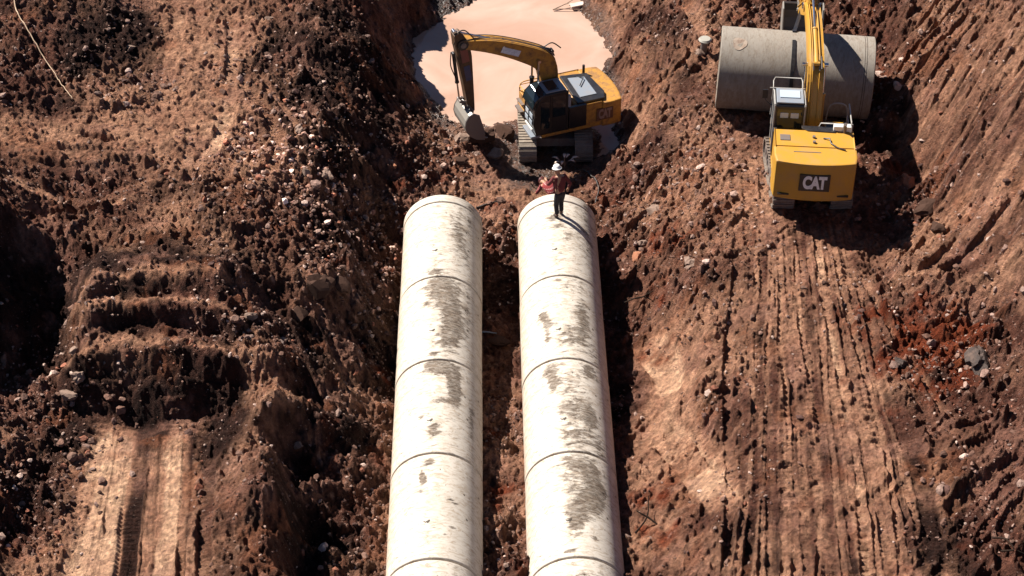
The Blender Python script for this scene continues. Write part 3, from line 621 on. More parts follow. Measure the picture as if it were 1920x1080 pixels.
for row, x_, SP, LB in (('left', XL, SL, LAB_L), ('right', XR, SRR, LAB_R)):
    for k in range(5):
        L = JY[k] - JY[k + 1] - .06
        sp = [(a * L, b, c, d, e, kd) for a, b, c, d, e, kd in SP[k]]
        root = empty('pipe_section', (x_ + (.004, -.006, .003, .006, 0)[k], JY[k + 1] + .06, PR))
        tag(root, LB[k], 'concrete pipe', 'pale concrete pipe sections of the two buried rows')
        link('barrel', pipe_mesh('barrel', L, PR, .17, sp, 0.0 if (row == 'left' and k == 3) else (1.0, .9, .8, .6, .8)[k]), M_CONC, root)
        mb = MB(); n = 64                             # recessed spigot that closes the joint
        a0 = [(math.sin(6.28319 * i / n), math.cos(6.28319 * i / n)) for i in range(n)]
        s0, s1, r0, r1 = -.07, .10, PR - .10, PR - .16
        vs = [(c_[0] * r_, y_, c_[1] * r_) for y_, r_ in ((s0, r0), (s1, r0), (s1, r1), (s0, r1)) for c_ in a0]
        mb.add(vs, [(j * n + i, j * n + (i + 1) % n, ((j + 1) % 4) * n + (i + 1) % n, ((j + 1) % 4) * n + i) for j in range(4) for i in range(n)], True)
        mb.build('joint_seal', M_GAP, root)
        if k == 0:
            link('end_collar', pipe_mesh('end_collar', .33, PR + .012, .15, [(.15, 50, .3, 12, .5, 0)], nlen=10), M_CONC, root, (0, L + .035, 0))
            mb = MB(); vs = [(c_[0] * r_, y_, c_[1] * r_) for y_, r_ in ((L - .1, PR - .04), (L + .1, PR - .04), (L + .1, PR - .15), (L - .1, PR - .15)) for c_ in a0]
            mb.add(vs, [(j * n + i, j * n + (i + 1) % n, ((j + 1) % 4) * n + (i + 1) % n, ((j + 1) % 4) * n + i) for j in range(4) for i in range(n)], True)
            mb.build('joint_seal', M_GAP, root)
# the big loose pipe on the right
LR = 1.235; LP = 4.55; pa = R(-8.0)
loc = (PIPE_C[0], PIPE_C[1], 2.92 + LR - .10)
root = empty('loose_pipe', loc, rot=(0, R(.6), pa))
tag(root, 'large grey concrete pipe lying crosswise on the ground under the raised digger arm', 'concrete pipe')
me = pipe_mesh('barrel', LP, LR, .16, [(.2,-30,.5,14,.5,0),(2.0,-60,2.4,22,.5,0),(1.3,-20,.6,12,.35,0),(3.6,-10,.5,16,.4,0),(2.9,-90,2.5,30,.5,0),(.9,-80,1.2,25,.45,0)])
body = link('barrel', me, M_GREYC, root, (-LP / 2, 0, 0), (0, 0, R(-90)))
mb = MB()
for yy_, ww in ((LP - .32, .012), (LP - .26, .012)):
    n = 72; rr = LR + .004
    vs = [(-LP / 2 + y_, math.sin(6.28319 * i / n) * r_, math.cos(6.28319 * i / n) * r_) for y_, r_ in ((yy_, rr - .01), (yy_, rr), (yy_ + ww, rr), (yy_ + ww, rr - .01)) for i in range(n)]
    mb.add(vs, [(j * n + i, j * n + (i + 1) % n, ((j + 1) % 4) * n + (i + 1) % n, ((j + 1) % 4) * n + i) for j in range(4) for i in range(n)], True)
mb.build('rim_groove', M_GAP, root)
mb = MB(); pc = []
ang0 = R(-22); cx = -LP / 2 + .55
for k in range(26):
    a = 6.28319 * k / 26; rr = .21 * (1 + .10 * math.sin(3 * a + 1)); u_ = math.cos(a) * rr; t_ = ang0 + math.sin(a) * rr * 1.05 / LR
    for rad in (LR + .012, LR - .02): pc.append((cx + u_, math.sin(t_) * rad, math.cos(t_) * rad))
n = 26
mb.add(pc, [tuple(range(0, 2 * n, 2)), tuple(range(2 * n - 1, 0, -2))] + [(2 * i, 2 * ((i + 1) % n), 2 * ((i + 1) % n) + 1, 2 * i + 1) for i in range(n)])
mb.build('plugged_hole', plain('plug_mortar', (.30, .24, .19), .9, dirt=.8, scale=8), root, label='round mortar plug')

# ------------------------------------------------------------------ excavators
M_YEL = plain('machine_yellow', (.44, .225, .022), .42, dirt=.38, dirtcol=(.30, .17, .09), scale=2.2)
M_YELD = plain('muddy_yellow', (.42, .20, .025), .5, dirt=.85, dirtcol=(.12, .06, .035), scale=4.5)
M_STK = plain('grimy_brown_yellow', (.09, .04, .012), .6, dirt=.8, dirtcol=(.04, .025, .02), scale=3)
M_BLK = plain('black_panel', (.012, .012, .014), .35, dirt=.25, dirtcol=(.07, .05, .04))
M_STL = plain('worn_steel', (.16, .14, .13), .5, .2, dirt=.7, dirtcol=(.14, .08, .05), scale=5)
M_CHR = plain('rod_chrome', (.6, .6, .6), .2, 1.0, dirt=.1)
M_MUDT = plain('mud_caked_track', (.19, .15, .12), .85, dirt=.8, dirtcol=(.10, .07, .055), scale=3.5, bump=.6)
M_RAIL = plain('grey_rail', (.30, .29, .27), .4, dirt=.4, dirtcol=(.2, .14, .1))
M_MUDP = plain('lit_mud_caked_track', (.30, .25, .20), .9, dirt=.8, dirtcol=(.15, .115, .09), scale=2.5, bump=.6)  # sunlit copy of the track mud
M_WHT = plain('white_rail', (.75, .74, .70), .4, dirt=.25, dirtcol=(.3, .2, .15))
M_BKT = plain('worn_bucket', (.13, .125, .13), .42, .35, dirt=.55, dirtcol=(.20, .15, .12), scale=4)
M_BKTL = plain('lit_bucket_steel', (.30, .28, .25), .4, .3, dirt=.6, dirtcol=(.2, .15, .12), scale=5)  # paler copy of the bucket steel, sunlight put into the colour
M_PALE = plain('pale_roof', (.20, .23, .27), .35, dirt=.5, dirtcol=(.22, .18, .16), scale=4)  # grey-blue with the cab roof's sky glare in the colour
M_REDP = plain('faded_red_primer', (.20, .045, .03), .6, dirt=.6)
M_HOSE = plain('rubber_hose', (.012, .011, .011), .5, dirt=.3)
q = Nodes('dark_glass'); q.set(**{'Base Color': (.012, .018, .022), 'Roughness': .06, 'Specular IOR Level': .6}); M_GLS = q.m
q = Nodes('sky_glass'); q.set(**{'Base Color': (.36, .42, .48), 'Roughness': .15, 'Specular IOR Level': .6}); M_GLL = q.m  # pale blue base colour stands for reflected sky

def text_mesh(txt, size, depth, name='lettering'):
    cu = bpy.data.curves.new('txt', 'FONT'); cu.body = txt; cu.size = size; cu.extrude = depth; cu.offset = size * .05; cu.align_x = 'CENTER'; cu.align_y = 'CENTER'; cu.space_character = .92
    o = bpy.data.objects.new('txt', cu); COL.objects.link(o); bpy.context.view_layer.update()
    dg = bpy.context.evaluated_depsgraph_get(); me = bpy.data.meshes.new_from_object(o.evaluated_get(dg)); me.name = name
    bpy.data.objects.remove(o); bpy.data.curves.remove(cu); me.materials.clear(); return me

def track(L, h, wd, parent, y0, mat, ang):
    g = MB(); r = h / 2; s = L / 2 - r; per = 4 * s + 2 * math.pi * r; n = 44
    root = None
    for i in range(n):
        t = per * (i + .5) / n
        if t < 2 * s: x, z, a = -s + t, h, 0
        elif t < 2 * s + math.pi * r: b = (t - 2 * s) / r; x, z, a = s + math.sin(b) * r, r + math.cos(b) * r, b
        elif t < 4 * s + math.pi * r: x, z, a = s - (t - 2 * s - math.pi * r), 0, math.pi
        else: b = (t - 4 * s - math.pi * r) / r; x, z, a = -s - math.sin(b) * r, r - math.cos(b) * r, math.pi + b
        M = Matrix.Translation((x, y0, z)) @ Matrix.Rotation(a, 4, 'Y'); p = per / n
        g.box((-p * .47, -wd / 2, -.05), (p * .47, wd / 2, 0), M); g.box((-.018, -wd / 2, 0), (.018, wd / 2, .035), M)
    tr = g.build('track', mat, parent, rot=(0, 0, ang))
    g = MB(); g.prism([(s * math.cos(0) + (r - .09) * math.cos(k / 8 * 3.14159 - 1.5708), r + (r - .09) * math.sin(k / 8 * 3.14159 - 1.5708)) for k in range(9)] + [(-s - (r - .09) * math.cos(k / 8 * 3.14159 - 1.5708), r - (r - .09) * math.sin(k / 8 * 3.14159 - 1.5708)) for k in range(9)], y0 - wd * .36, y0 + wd * .36)
    g.build('track_frame', M_STL, tr)
    for sx, nm in ((1, 'idler_wheel'), (-1, 'drive_sprocket')):
        g = MB(); g.cyl((sx * s, y0 - wd * .42, r), (sx * s, y0 + wd * .42, r), r - .12, 20); g.cyl((sx * s, y0 - wd * .46, r), (sx * s, y0 + wd * .46, r), .12, 12); g.build(nm, M_STL, tr)
    for k in range(5):
        g = MB(); x = -s * .8 + k * s * .4; g.cyl((x, y0 - wd * .4, .17), (x, y0 + wd * .4, .17), .11, 12); g.build('roller', M_STL, tr)
    return tr

def limb(pts, widths, hw, name, mat, parent, rails=True, bevel=.012):
    """box-section arm: centre line in x,z with half depths, hw half width"""
    P = [Vector((a, 0, b)) for a, b in pts]; W = widths; C = []; Wd = []
    for i in range(len(P) - 1):
        a, b, c, d = P[max(i - 1, 0)], P[i], P[i + 1], P[min(i + 2, len(P) - 1)]
        for k in range(5):
            t = k / 5; C.append(.5 * (2 * b + (c - a) * t + (2 * a - 5 * b + 4 * c - d) * t * t + (3 * b - a - 3 * c + d) * t ** 3)); Wd.append(W[i] + (W[i + 1] - W[i]) * t)
    C.append(P[-1]); Wd.append(W[-1]); up = []; dn = []
    for i, c in enumerate(C):
        d = (C[min(i + 1, len(C) - 1)] - C[max(i - 1, 0)]).normalized(); nrm = Vector((-d.z, 0, d.x))
        up.append(c + nrm * Wd[i]); dn.append(c - nrm * Wd[i])
    g = MB(); n = len(C); vs = []
    for i in range(n): vs += [(up[i].x, -hw, up[i].z), (up[i].x, hw, up[i].z), (dn[i].x, hw, dn[i].z), (dn[i].x, -hw, dn[i].z)]
    g.add(vs, [(4 * i + k, 4 * i + (k + 1) % 4, 4 * i + 4 + (k + 1) % 4, 4 * i + 4 + k) for i in range(n - 1) for k in range(4)] + [(0, 1, 2, 3), (4 * n - 1, 4 * n - 2, 4 * n - 3, 4 * n - 4)])
    o = g.build(name, mat, parent, bevel)
    if rails:                                         # flange plates standing proud of the web
        for sy in (-1, 1):
            g2 = MB(); vs = []
            for i in range(n): vs += [(up[i].x, sy * hw, up[i].z), (up[i].x, sy * (hw + .03), up[i].z), (up[i].x + (dn[i].x - up[i].x) * .08, sy * (hw + .03), up[i].z + (dn[i].z - up[i].z) * .08), (up[i].x + (dn[i].x - up[i].x) * .08, sy * hw, up[i].z + (dn[i].z - up[i].z) * .08)]
            g2.add(vs, [(4 * i + k, 4 * i + (k + 1) % 4, 4 * i + 4 + (k + 1) % 4, 4 * i + 4 + k) for i in range(n - 1) for k in range(4)] + [(0, 1, 2, 3), (4 * n - 1, 4 * n - 2, 4 * n - 3, 4 * n - 4)])
            g2.build('flange', mat, o)
    return o, C, up, dn
def ram(a, b, r, y, parent, mat, split=.58, name='cylinder'):
    a, b = Vector((a[0], y, a[1])), Vector((b[0], y, b[1])); m = a + (b - a) * split
    g = MB(); g.cyl(a, m, r, 12); g.cyl(m - (b - a).normalized() * .06, m, r * 1.25, 12); g.cyl(a - Vector((0, r * 1.2, 0)), a + Vector((0, r * 1.2, 0)), r * .9, 10)
    o = g.build(name, mat, parent); g = MB(); g.cyl(m, b, r * .5, 10); g.cyl(b - Vector((0, r * 1.3, 0)), b + Vector((0, r * 1.3, 0)), r * .8, 10); g.build('rod', M_CHR if r > .05 else M_STL, o); return o

def make_bucket(parent, px, pz, ang, wd, matA, matB):
    """hinge at px,pz; ang turns the bucket about its hinge"""
    k_ = .82 if wd < 1.15 else 1.0; ca, sa = math.cos(ang) * k_, math.sin(ang) * k_
    T = lambda p: (px - p[0] * ca - p[1] * sa, pz - p[0] * sa + p[1] * ca)
    outer = [(-.22,.16),(-.34,.02),(-.38,-.25),(-.32,-.52),(-.14,-.78),(.12,-.95),(.42,-1.02),(.78,-.98)]
    inner = [(.78,-.94),(.42,-.96),(.15,-.89),(-.09,-.73),(-.26,-.49),(-.32,-.24),(-.28,.0),(-.18,.11)]
    g = MB(); g.prism([T(p) for p in outer + inner], -wd / 2, wd / 2)
    bk = g.build('bucket', matA, parent, .008)
    for sy in (-1, 1):
        g = MB(); y = sy * wd / 2; pts = [(-.22,.16),(-.34,.02),(-.38,-.25),(-.32,-.52),(-.14,-.78),(.12,-.95),(.42,-1.02),(.80,-.98),(.62,-.55),(.30,-.12),(.12,.12)]
        g.prism([T(p) for p in pts], y - .02 + sy * .018, y + .02 + sy * .018); g.build('side_plate', matB, bk, .006)
    for k in range(5):
        g = MB(); y = -wd / 2 + .09 + k * (wd - .18) / 4
        a, b = T((.76, -1.0)), T((.98, -.93)); u = T((.76, -.92)); g.add([(a[0], y - .05, a[1]), (a[0], y + .05, a[1]), (u[0], y + .05, u[1]), (u[0], y - .05, u[1]), (b[0], y - .025, b[1]), (b[0], y + .025, b[1])], [(0,1,2,3),(0,1,5,4),(2,3,4,5),(1,2,5),(0,3,4)]); g.build('tooth', M_STL, bk)
    for sy in (-.16, .16):
        g = MB(); g.prism([T(p) for p in [(-.22,.14),(-.36,.02),(-.30,.30),(-.02,.14),(.10,.10),(.0,-.06)]], sy - .025, sy + .025); g.build('mounting_ear', matB, bk)
    g = MB(); g.cyl((px, -.22, pz), (px, .22, pz), .055); g.build('pin', M_CHR, bk)
    return bk, T((-.28, .16))

def make_excavator(kind, O, heading, label, under, boom_ang, stick_ang, bucket_ang, tracklen, blen=4.63, ht=2.03):
    Y = M_YEL if kind == 2 else M_YELD
    root = empty('excavator', O, heading); tag(root, label, 'excavator')
    # running gear
    for sy in (-1, 1): track(tracklen, .78, .62, root, sy * (.98 if kind == 1 else .84), M_MUDP if kind == 1 and sy == 1 else M_MUDT, under)  # pond digger: sunlit track painted paler, shaded track darker
    g = MB(); g.box((-.9, -.68, .30), (.9, .68, .62)); g.cyl((0, 0, .6), (0, 0, .98), .62, 28); g.build('undercarriage_frame', M_STL, root, .0, rot=(0, 0, under))
    # deck
    g = MB(); g.box((-1.75, -1.13, .98), (.95, 1.13, 1.10)); g.build('deck', Y, root, .015)
    # counterweight, curved behind
    pl = [(-1.32, 1.17), (-1.75, 1.17), (-2.06, 1.12)] + [(-2.06 - .15 * (1 - (k / 5 - 1) ** 2), 1.12 - k * .2240) for k in range(1, 10)] + [(-2.06, -1.12), (-1.75, -1.17), (-1.32, -1.17)]
    g = MB(); g.plan(pl, .93, ht - .01); cw = g.build('counterweight', Y, root, .05)
    g = MB(); g.plan([(x * 1.002 - .004, y * .97) for x, y in pl[2:-2]], .935, 1.02)
    for sy in (-1, 1):
        g = MB(); g.box((-2.17, sy * .84 - .16, 1.09), (-2.10, sy * .84 + .16, 1.13)); g.build('reflector_slot', M_BLK, cw)
    if kind == 2:
        g = MB(); g.box((-2.235, -.43, 1.30), (-2.18, .43, 1.86)); lg = g.build('logo_panel', M_BLK, root, .01)
        me = text_mesh('CAT', .56, .006); o = link('lettering', me, M_WHT, lg, (-2.243, 0.0, 1.58), (R(90), 0, R(-90))); o.scale = (.62, 1, 1)
    else:
        g = MB(); g.box((-1.72, 1.145, 1.22), (-1.10, 1.182, 1.70)); lg = g.build('logo_panel', plain('muddy_maroon_panel', (.10, .035, .015), .6, dirt=.6), root, .01)
        me = text_mesh('CAT', .44, .006); o = link('lettering', me, plain('faded_grey_letter', (.26, .17, .14), .6, dirt=.5), lg, (-1.41, 1.189, 1.46), (R(90), 0, R(180))); o.scale = (.58, 1.12, 1)
    # engine hood
    g = MB(); g.prism([(-1.34, 1.10), (-1.34, ht), (-.50, ht), (-.38, ht - .08), (-.38, 1.10)], -1.12, 1.12); hd = g.build('engine_hood', Y, root, .03)
    if kind == 2:
        g = MB(); g.box((-1.05, .70, ht + 0.002), (-.78, .98, ht + 0.020)); g.build('hood_vent', M_STL, hd)
        g = MB(); g.box((-1.60, -.15, ht + -0.008), (-1.57, .62, ht + 0.000)); g.build('hood_seam', M_STL, hd)
        g = MB(); g.tube([(-.9, -.25, ht + 0.020), (-.95, -.42, ht + 0.060), (-1.15, -.45, ht + 0.030), (-1.35, -.62, ht + 0.030), (-1.45, -.85, ht + 0.020)], .02); g.build('cable', M_BLK, hd)
        for x_ in (-.86, -1.12):
            g = MB(); g.cyl((x_, .02, ht + -0.010), (x_, .02, ht + 0.060), .045, 14); g.build('filler_cap', M_STL, hd)
        g = MB(); g.plan([(-.42, .35), (-.55, .18), (-.58, -.6), (-.42, -.7), (-.30, -.7), (-.30, .35)], ht + 0.000, ht + 0.030); g.build('hood_edge', M_BLK, hd, .01)
        g = MB(); g.cyl((-.52, -.86, ht + -0.030), (-.52, -.86, ht + 0.270), .055, 14); g.cyl((-.52, -.86, ht + 0.220), (-.60, -.86, ht + 0.330), .05, 12); g.build('exhaust_pipe', M_STL, root)
        g = MB(); g.box((-.50, -1.05, ht + 0.010), (-.34, -.55, ht + 0.170)); g.build('hood_box', M_WHT, hd, .02)
    else:
        g = MB(); g.plan([(-1.45, 1.0), (-1.62, .6), (-1.50, -.7), (-.52, -.85), (-.44, 1.0)], ht + 0.010, ht + 0.100); hp = g.build('hood_cover', M_BLK, hd, .03)
        g = MB(); g.plan([(-1.28, .70), (-1.30, -.45), (-.72, -.58), (-.66, .70)], ht + 0.102, ht + 0.120); g.build('hood_glare', M_PALE, hp)  # grey-white glare on the black cover, laid on as a pale plate
        g = MB(); g.cyl((-1.45, -.85, ht + 0.000), (-1.45, -.85, ht + 0.330), .05, 12); g.tube([(-1.0, -.75, ht + 0.030), (-1.2, -.3, ht + 0.190), (-.9, .1, ht + 0.170)], .018); g.build('exhaust_pipe', M_BLK, root)
        g = MB(); g.box((-1.30, 1.12, 1.15), (-.72, 1.14, 1.98)); sd = g.build('side_door', M_YELD, hd, .01)
    # black service door and filter bay behind the cab
    g = MB(); g.box((-.72 if kind == 1 else -.30, 1.02, 1.12), (-.06, 1.145, 1.98)); g.build('service_door', M_BLK, root, .02)
    g = MB(); g.box((-.295, -.34, 1.10), (.10, .28, 1.62)); g.build('pump_bay', M_STL, root, .02)
    # cab
    x0, x1, y0, y1, zb, zt = -.02, 1.22, .27, 1.13, 1.10, 2.72
    prof = [(x0, zb), (x1 - .05, zb), (x1 + .04, 1.55), (x1, 2.05), (x1 - .16, 2.52), (x1 - .34, zt - .03), (x0 + .05, zt), (x0, zt - .06)]
    g = MB(); g.prism(prof, y0, y1); cab = g.build('cab', M_BLK, root, .04)
    fm = M_RAIL if kind == 2 else M_STL
    g = MB()
    for yy in (y0 - .004, y1 + .004):
        for a, b in (((x0 + .02, zb), (x0 + .02, zt - .02)), ((x0 + .02, zt - .02), (x1 - .34, zt - .02)), ((x1 - .34, zt - .02), (x1 - .16, 2.52)), ((x1 - .16, 2.52), (x1, 2.05)), ((x1, 2.05), (x1 + .03, 1.55)), ((.62, zb + .05), (.62, zt - .02))):
            g.cyl((a[0], yy, a[1]), (b[0], yy, b[1]), .028, 8)
    g.build('cab_frame', fm if kind == 2 else M_BLK, cab)
    g = MB(); g.box((x0 + .10, y1 + .002, 1.75), (.56, y1 + .012, 2.60)); g.build('side_window', M_GLS, cab)
    g = MB(); g.box((.68, y1 + .002, 1.35), (x1 - .22, y1 + .012, 2.45)); g.build('door_window', M_GLS, cab)
    g = MB(); g.box((.66, y1 + .02, 1.62), (.72, y1 + .05, 1.80)); g.build('door_handle', M_CHR, cab)
    g = MB(); g.box((x0 + .06, y0 + .04, zt + .002), (x1 - .42, y1 - .04, zt + .05)); rf = g.build('cab_roof', M_PALE, cab, .02)
    g = MB(); g.box((x0 + .30, y0 + .14, zt + .052), (x1 - .55, y1 - .14, zt + .075)); g.build('roof_hatch', M_GLS if kind == 1 else M_GLL, cab, .008)
    if kind == 1:
        # curved visor and four pale panes painting the reflections of the front glass
        g = MB(); g.prism([(x1 - .42, zt + .03), (x1 - .20, zt - .02), (x1 + .02, 2.50), (x1 + .10, 2.22), (x1 + .04, 2.22), (x1 - .08, 2.46), (x1 - .28, zt - .08)], y0 - .02, y1 + .02, True); g.build('visor', M_GLS, cab, .02)
        for a_ in (0, 1):
            for b_ in (0, 1):
                g = MB(); ya = y0 + .12 + a_ * .36; za = 1.50 + b_ * .26; xq = x1 + .05 - b_ * .02
                g.box((xq, ya, za), (xq + .02, ya + .26, za + .19)); g.build('pane_reflection', M_GLL, cab, .01)
        g = MB(); g.box((x1 + .02, y0 + .10, 1.28), (x1 + .06, y1 - .15, 1.34)); g.build('front_step_strip', M_WHT, cab)
        g = MB(); g.box((.98, .30, 1.00), (1.34, 1.10, 1.09)); g.build('front_step', M_PALE, root, .01)
        g = MB(); g.box((x0 - .10, y1 - .10, 2.05), (x0 + .02, y1 + .03, 2.5)); g.build('air_intake', M_PALE, cab, .02)
    else:
        g = MB(); zz = zt + .12; g.tube([(x1 - .40, y0 + .05, zt - .05), (x1 - .15, y0 + .05, zz), (x1 + .0, y0 + .08, zz + .02), (x1 + .0, y1 - .02, zz + .02), (x1 - .15, y1 + .03, zz), (x1 - .40, y1 + .03, zt - .05)], .018)
        g.tube([(x1 - .40, y0 - .02, zt + .03), (x1 - .40, y1 + .14, zt + .03)], .02); g.build('guard_rail', M_RAIL, cab)
        for a_ in (0, 1):
            g = MB(); ya = y0 + .16 + a_ * .30; g.box((x0 - .012, ya, 2.28), (x0 + .01, ya + .24, 2.46)); g.build('rear_window', M_GLL, cab, .02)
        g = MB(); g.box((x0 - .006, y0 + .08, 1.95), (x0 + .008, y1 - .08, 2.58)); g.build('rear_glass', M_GLS, cab)
    # mirror on an arm
    g = MB(); g.tube([(x1 - .05, y1, 1.9), (x1 + .12, y1 + .2, 2.0), (x1 + .12, y1 + .22, 2.15)], .012); g.box((x1 + .09, y1 + .14, 2.06), (x1 + .12, y1 + .30, 2.36)); g.build('mirror', M_BLK, root)
    # front right tool box with steps and rail
    g = MB(); g.box((-.28, -1.12, 1.10), (.92, -.40, 1.60)); tb = g.build('tool_box', Y, root, .03)
    rl = M_RAIL if kind == 2 else M_YEL
    g = MB(); zz = 2.30 if kind == 2 else 1.95
    g.tube(rounded([(-.25, -1.08, 1.6), (-.22, -1.08, zz - .03), (.0, -1.08, zz), (.7, -1.08, zz), (.88, -1.08, zz - .1), (.90, -1.08, 1.55)], 0, 4), .022)
    g.tube(rounded([(.90, -1.08, 1.6), (.92, -1.0, zz - .12), (.92, -.55, zz - .12), (.90, -.45, 1.6)], 0, 4), .022)
    g.tube([(-.22, -1.08, 1.85), (.88, -1.08, 1.85)], .016); g.build('handrail', rl, root)
    if kind == 2:
        g = MB(); g.tube([(-.28, -1.10, 2.32), (-.28, -.2, 2.32), (-.28, -.1, 2.06)], .022); g.tube([(-.28, -1.10, 2.32), (-.28, -1.10, 1.9)], .022); g.build('handrail', rl, root)
        g = MB(); g.box((-.24, -1.05, 1.61), (.60, -.45, 1.72)); g.build('grip_plate', M_BLK, tb, .01)
    g = MB(); g.box((.93, -1.05, 1.0), (1.10, -.55, 1.06)); g.box((.93, -1.05, 1.3), (1.04, -.55, 1.34)); g.build('steps', M_STL, tb)
    # boom
    fx, fz = .22, 1.42
    def pt(d, a): return (fx + d * math.cos(a), fz + d * math.sin(a))
    A = boom_ang; bs = blen / 4.63; tip = pt(blen, A); elb = pt(1.98 * bs, A + R(36)); q1 = pt(1.15 * bs, A + R(41)); q2 = pt(2.75 * bs, A + R(20.5))
    bo, C, up, dn = limb([(fx, fz), q1, elb, q2, pt(3.7 * bs, A + R(8.5)), tip], [.14, .30, .37, .31, .25, .15], .20, 'boom', Y, root)
    g = MB(); g.cyl((fx, -.30, fz), (fx, .26, fz), .13, 16); g.build('foot_pin', M_STL, bo)
    for sy in (-.27, .27): g = MB(); g.prism([(fx - .30, 1.10), (fx + .35, 1.10), (fx + .14, fz + .15), (fx - .12, fz + .15)], sy - .03, sy + .03); g.build('boom_bracket', Y, root)
    for sy in (-.30, .26):
        cyl = ram((.78, 1.18), (q2[0] + (elb[0] - q2[0]) * .7, q2[1] + (elb[1] - q2[1]) * .7), .075, sy, root, M_BLK if kind == 1 else Y, .6, 'boom_cylinder')
    # stick: its rear end rises behind the boom tip
    S = stick_ang; sx, sz = math.cos(S), math.sin(S); nx, nz = -sz, sx       # unit along the stick towards the bucket and its normal
    def sp(a, b=0): return (tip[0] + sx * a + nx * b, tip[1] + sz * a + nz * b)
    st, C2, _, _ = limb([sp(-.45, .14), sp(.0, .03), sp(.55, -.02), sp(1.6, -.02), sp(2.75, 0)], [.12, .24, .25, .18, .11], .16, 'stick', Y if kind == 2 else M_STK, root)
    g = MB(); g.cyl(Vector((tip[0], -.27, tip[1])), Vector((tip[0], .27, tip[1])), .10, 14); g.build('elbow_pin', M_STL if kind == 1 else M_CHR, st)
    for sy in (-.23, .20):
        g = MB(); g.prism([(tip[0] + .20 * math.cos(6.2832 * k / 10), tip[1] + .2 * math.sin(6.2832 * k / 10)) for k in range(10)], sy, sy + .03); g.build('tip_plate', M_BLK if kind == 1 else Y, bo)
    n_ = len(up); um = up[int(n_ * .42)]; d_ = (C[-1] - C[int(n_ * .42)]).normalized(); nn_ = Vector((-d_.z, 0, d_.x))
    a = (um.x + nn_.x * .10, um.z + nn_.z * .10); b = sp(-.50, .20)
    ram(a, b, .075, 0, root, M_BLK if kind == 1 else Y, .52, 'stick_cylinder')
    g = MB()
    for sy in (-.09, .09): g.prism([(a[0] - d_.x * .16 - nn_.x * .12, a[1] - d_.z * .16 - nn_.z * .12), (a[0] + d_.x * .16 - nn_.x * .12, a[1] + d_.z * .16 - nn_.z * .12), (a[0] + nn_.x * .04, a[1] + nn_.z * .04)], sy - .02, sy + .02)
    g.build('cylinder_lug', M_STL, bo)
    # hydraulic lines along the boom
    for sy in ((-.10, .10, .15) if kind == 2 else (.11, -.11)):
        g = MB(); g.tube([(u_.x - 0, sy, u_.z + .045) for u_ in up[2:-2]], .018, 6); g.build('hydraulic_line', (M_YEL if kind == 2 else M_STL), bo)
    g = MB(); g.tube(rounded([(up[-3].x, .12, up[-3].z + .05), (tip[0] - .1, .13, tip[1] + .5), (tip[0] + .15, .12, tip[1] + .45), sp(-.05, .30) and (sp(-.05, .30)[0], .12, sp(-.05, .30)[1])], 0, 6), .022, 6)
    g.build('hose', M_HOSE, bo); g = MB(); m0 = up[int(n_ * .45)]; g.tube(rounded([(m0.x, -.12, m0.z + .05), (m0.x - .22 * d_.x + .22 * nn_.x, -.12, m0.z - .22 * d_.z + .26 * nn_.z), (m0.x - .75 * d_.x + .06, -.12, m0.z - .75 * d_.z + .18)], 0, 6), .022, 6)
    g.build('hose', M_HOSE, bo)
    # bucket, linkage, bucket cylinder on the outer face of the stick
    bp = sp(2.75, 0); wd = 1.12 if kind == 1 else 1.22
    bk, ear = make_bucket(root, bp[0], bp[1], bucket_ang, wd, M_BKTL if kind == 1 else M_BKT, M_BKT if kind == 1 else M_BKTL)  # paler steel goes to the sunlit faces
    kn = sp(2.25, .34)
    ram(sp(.35, .32), kn, .06, 0, st, M_BLK if kind == 1 else Y, .62, 'bucket_cylinder')
    g = MB()
    for sy in (-.12, .12):
        g.cyl((kn[0], sy, kn[1]), (ear[0], sy, ear[1]), .045, 8); g.cyl((kn[0], sy, kn[1]), (sp(2.35, .02)[0], sy, sp(2.35, .02)[1]), .04, 8)
    g.cyl((kn[0], -.15, kn[1]), (kn[0], .15, kn[1]), .05, 10); g.build('linkage', M_STL if kind == 1 else Y, st)
    g = MB(); g.box((-.1, -.06, -.05), (.1, .06, .12)); 
    if kind == 1:                                     # number plate board on the boom, red primer and hoses on the stick
        i0 = int(n_ * .66); c = C[i0]; d2 = (C[i0 + 2] - C[i0 - 2]).normalized(); Mx = Matrix.Translation(c) @ Matrix(((d2.x, 0, -d2.z, 0), (0, 1, 0, 0), (d2.z, 0, d2.x, 0), (0, 0, 0, 1)))
        g = MB(); g.box((-.36, .203, -.15), (.36, .222, .07), Mx); pl_ = g.build('name_board', plain('pale_board', (.62, .66, .72), .5, dirt=.55, dirtcol=(.2, .2, .25), scale=12), bo)
        g = MB(); g.box((.30, .223, -.12), (.35, .228, .10), Mx); g.build('board_edge', M_WHT, pl_)
        i1 = 6; g = MB(); c1, c2 = C2[7], C2[11]; dd = (c2 - c1).normalized(); L_ = (c2 - c1).length
        Mx = Matrix.Translation(c1) @ Matrix(((dd.x, 0, -dd.z, 0), (0, 1, 0, 0), (dd.z, 0, dd.x, 0), (0, 0, 0, 1)))
        g.box((0, .163, -.14), (L_, .172, .12), Mx); g.build('primer_patch', M_REDP, st)
        g = MB(); g.box((L_ + .15, .163, -.11), (L_ + .75, .170, .11), Mx); g.build('painted_panel', plain('dark_blue_paint', (.02, .035, .10), .5), st)
        g = MB(); g.tube(rounded([sp(.2,.42) and (sp(.2,.42)[0],.1,sp(.2,.42)[1]), (sp(.7,.50)[0],.1,sp(.7,.50)[1]), (sp(1.2,.40)[0],.1,sp(1.2,.40)[1])], 0, 5), .02); g.build('hose', M_HOSE, st); g = MB(); g.tube(rounded([(C[6].x + .25, .25, C[6].z - .2), (C[3].x + .55, .3, C[3].z - .3), (.95, .0, 1.5)], 0, 5), .018); g.build('hose', M_HOSE, st)
    return root, tip, bp
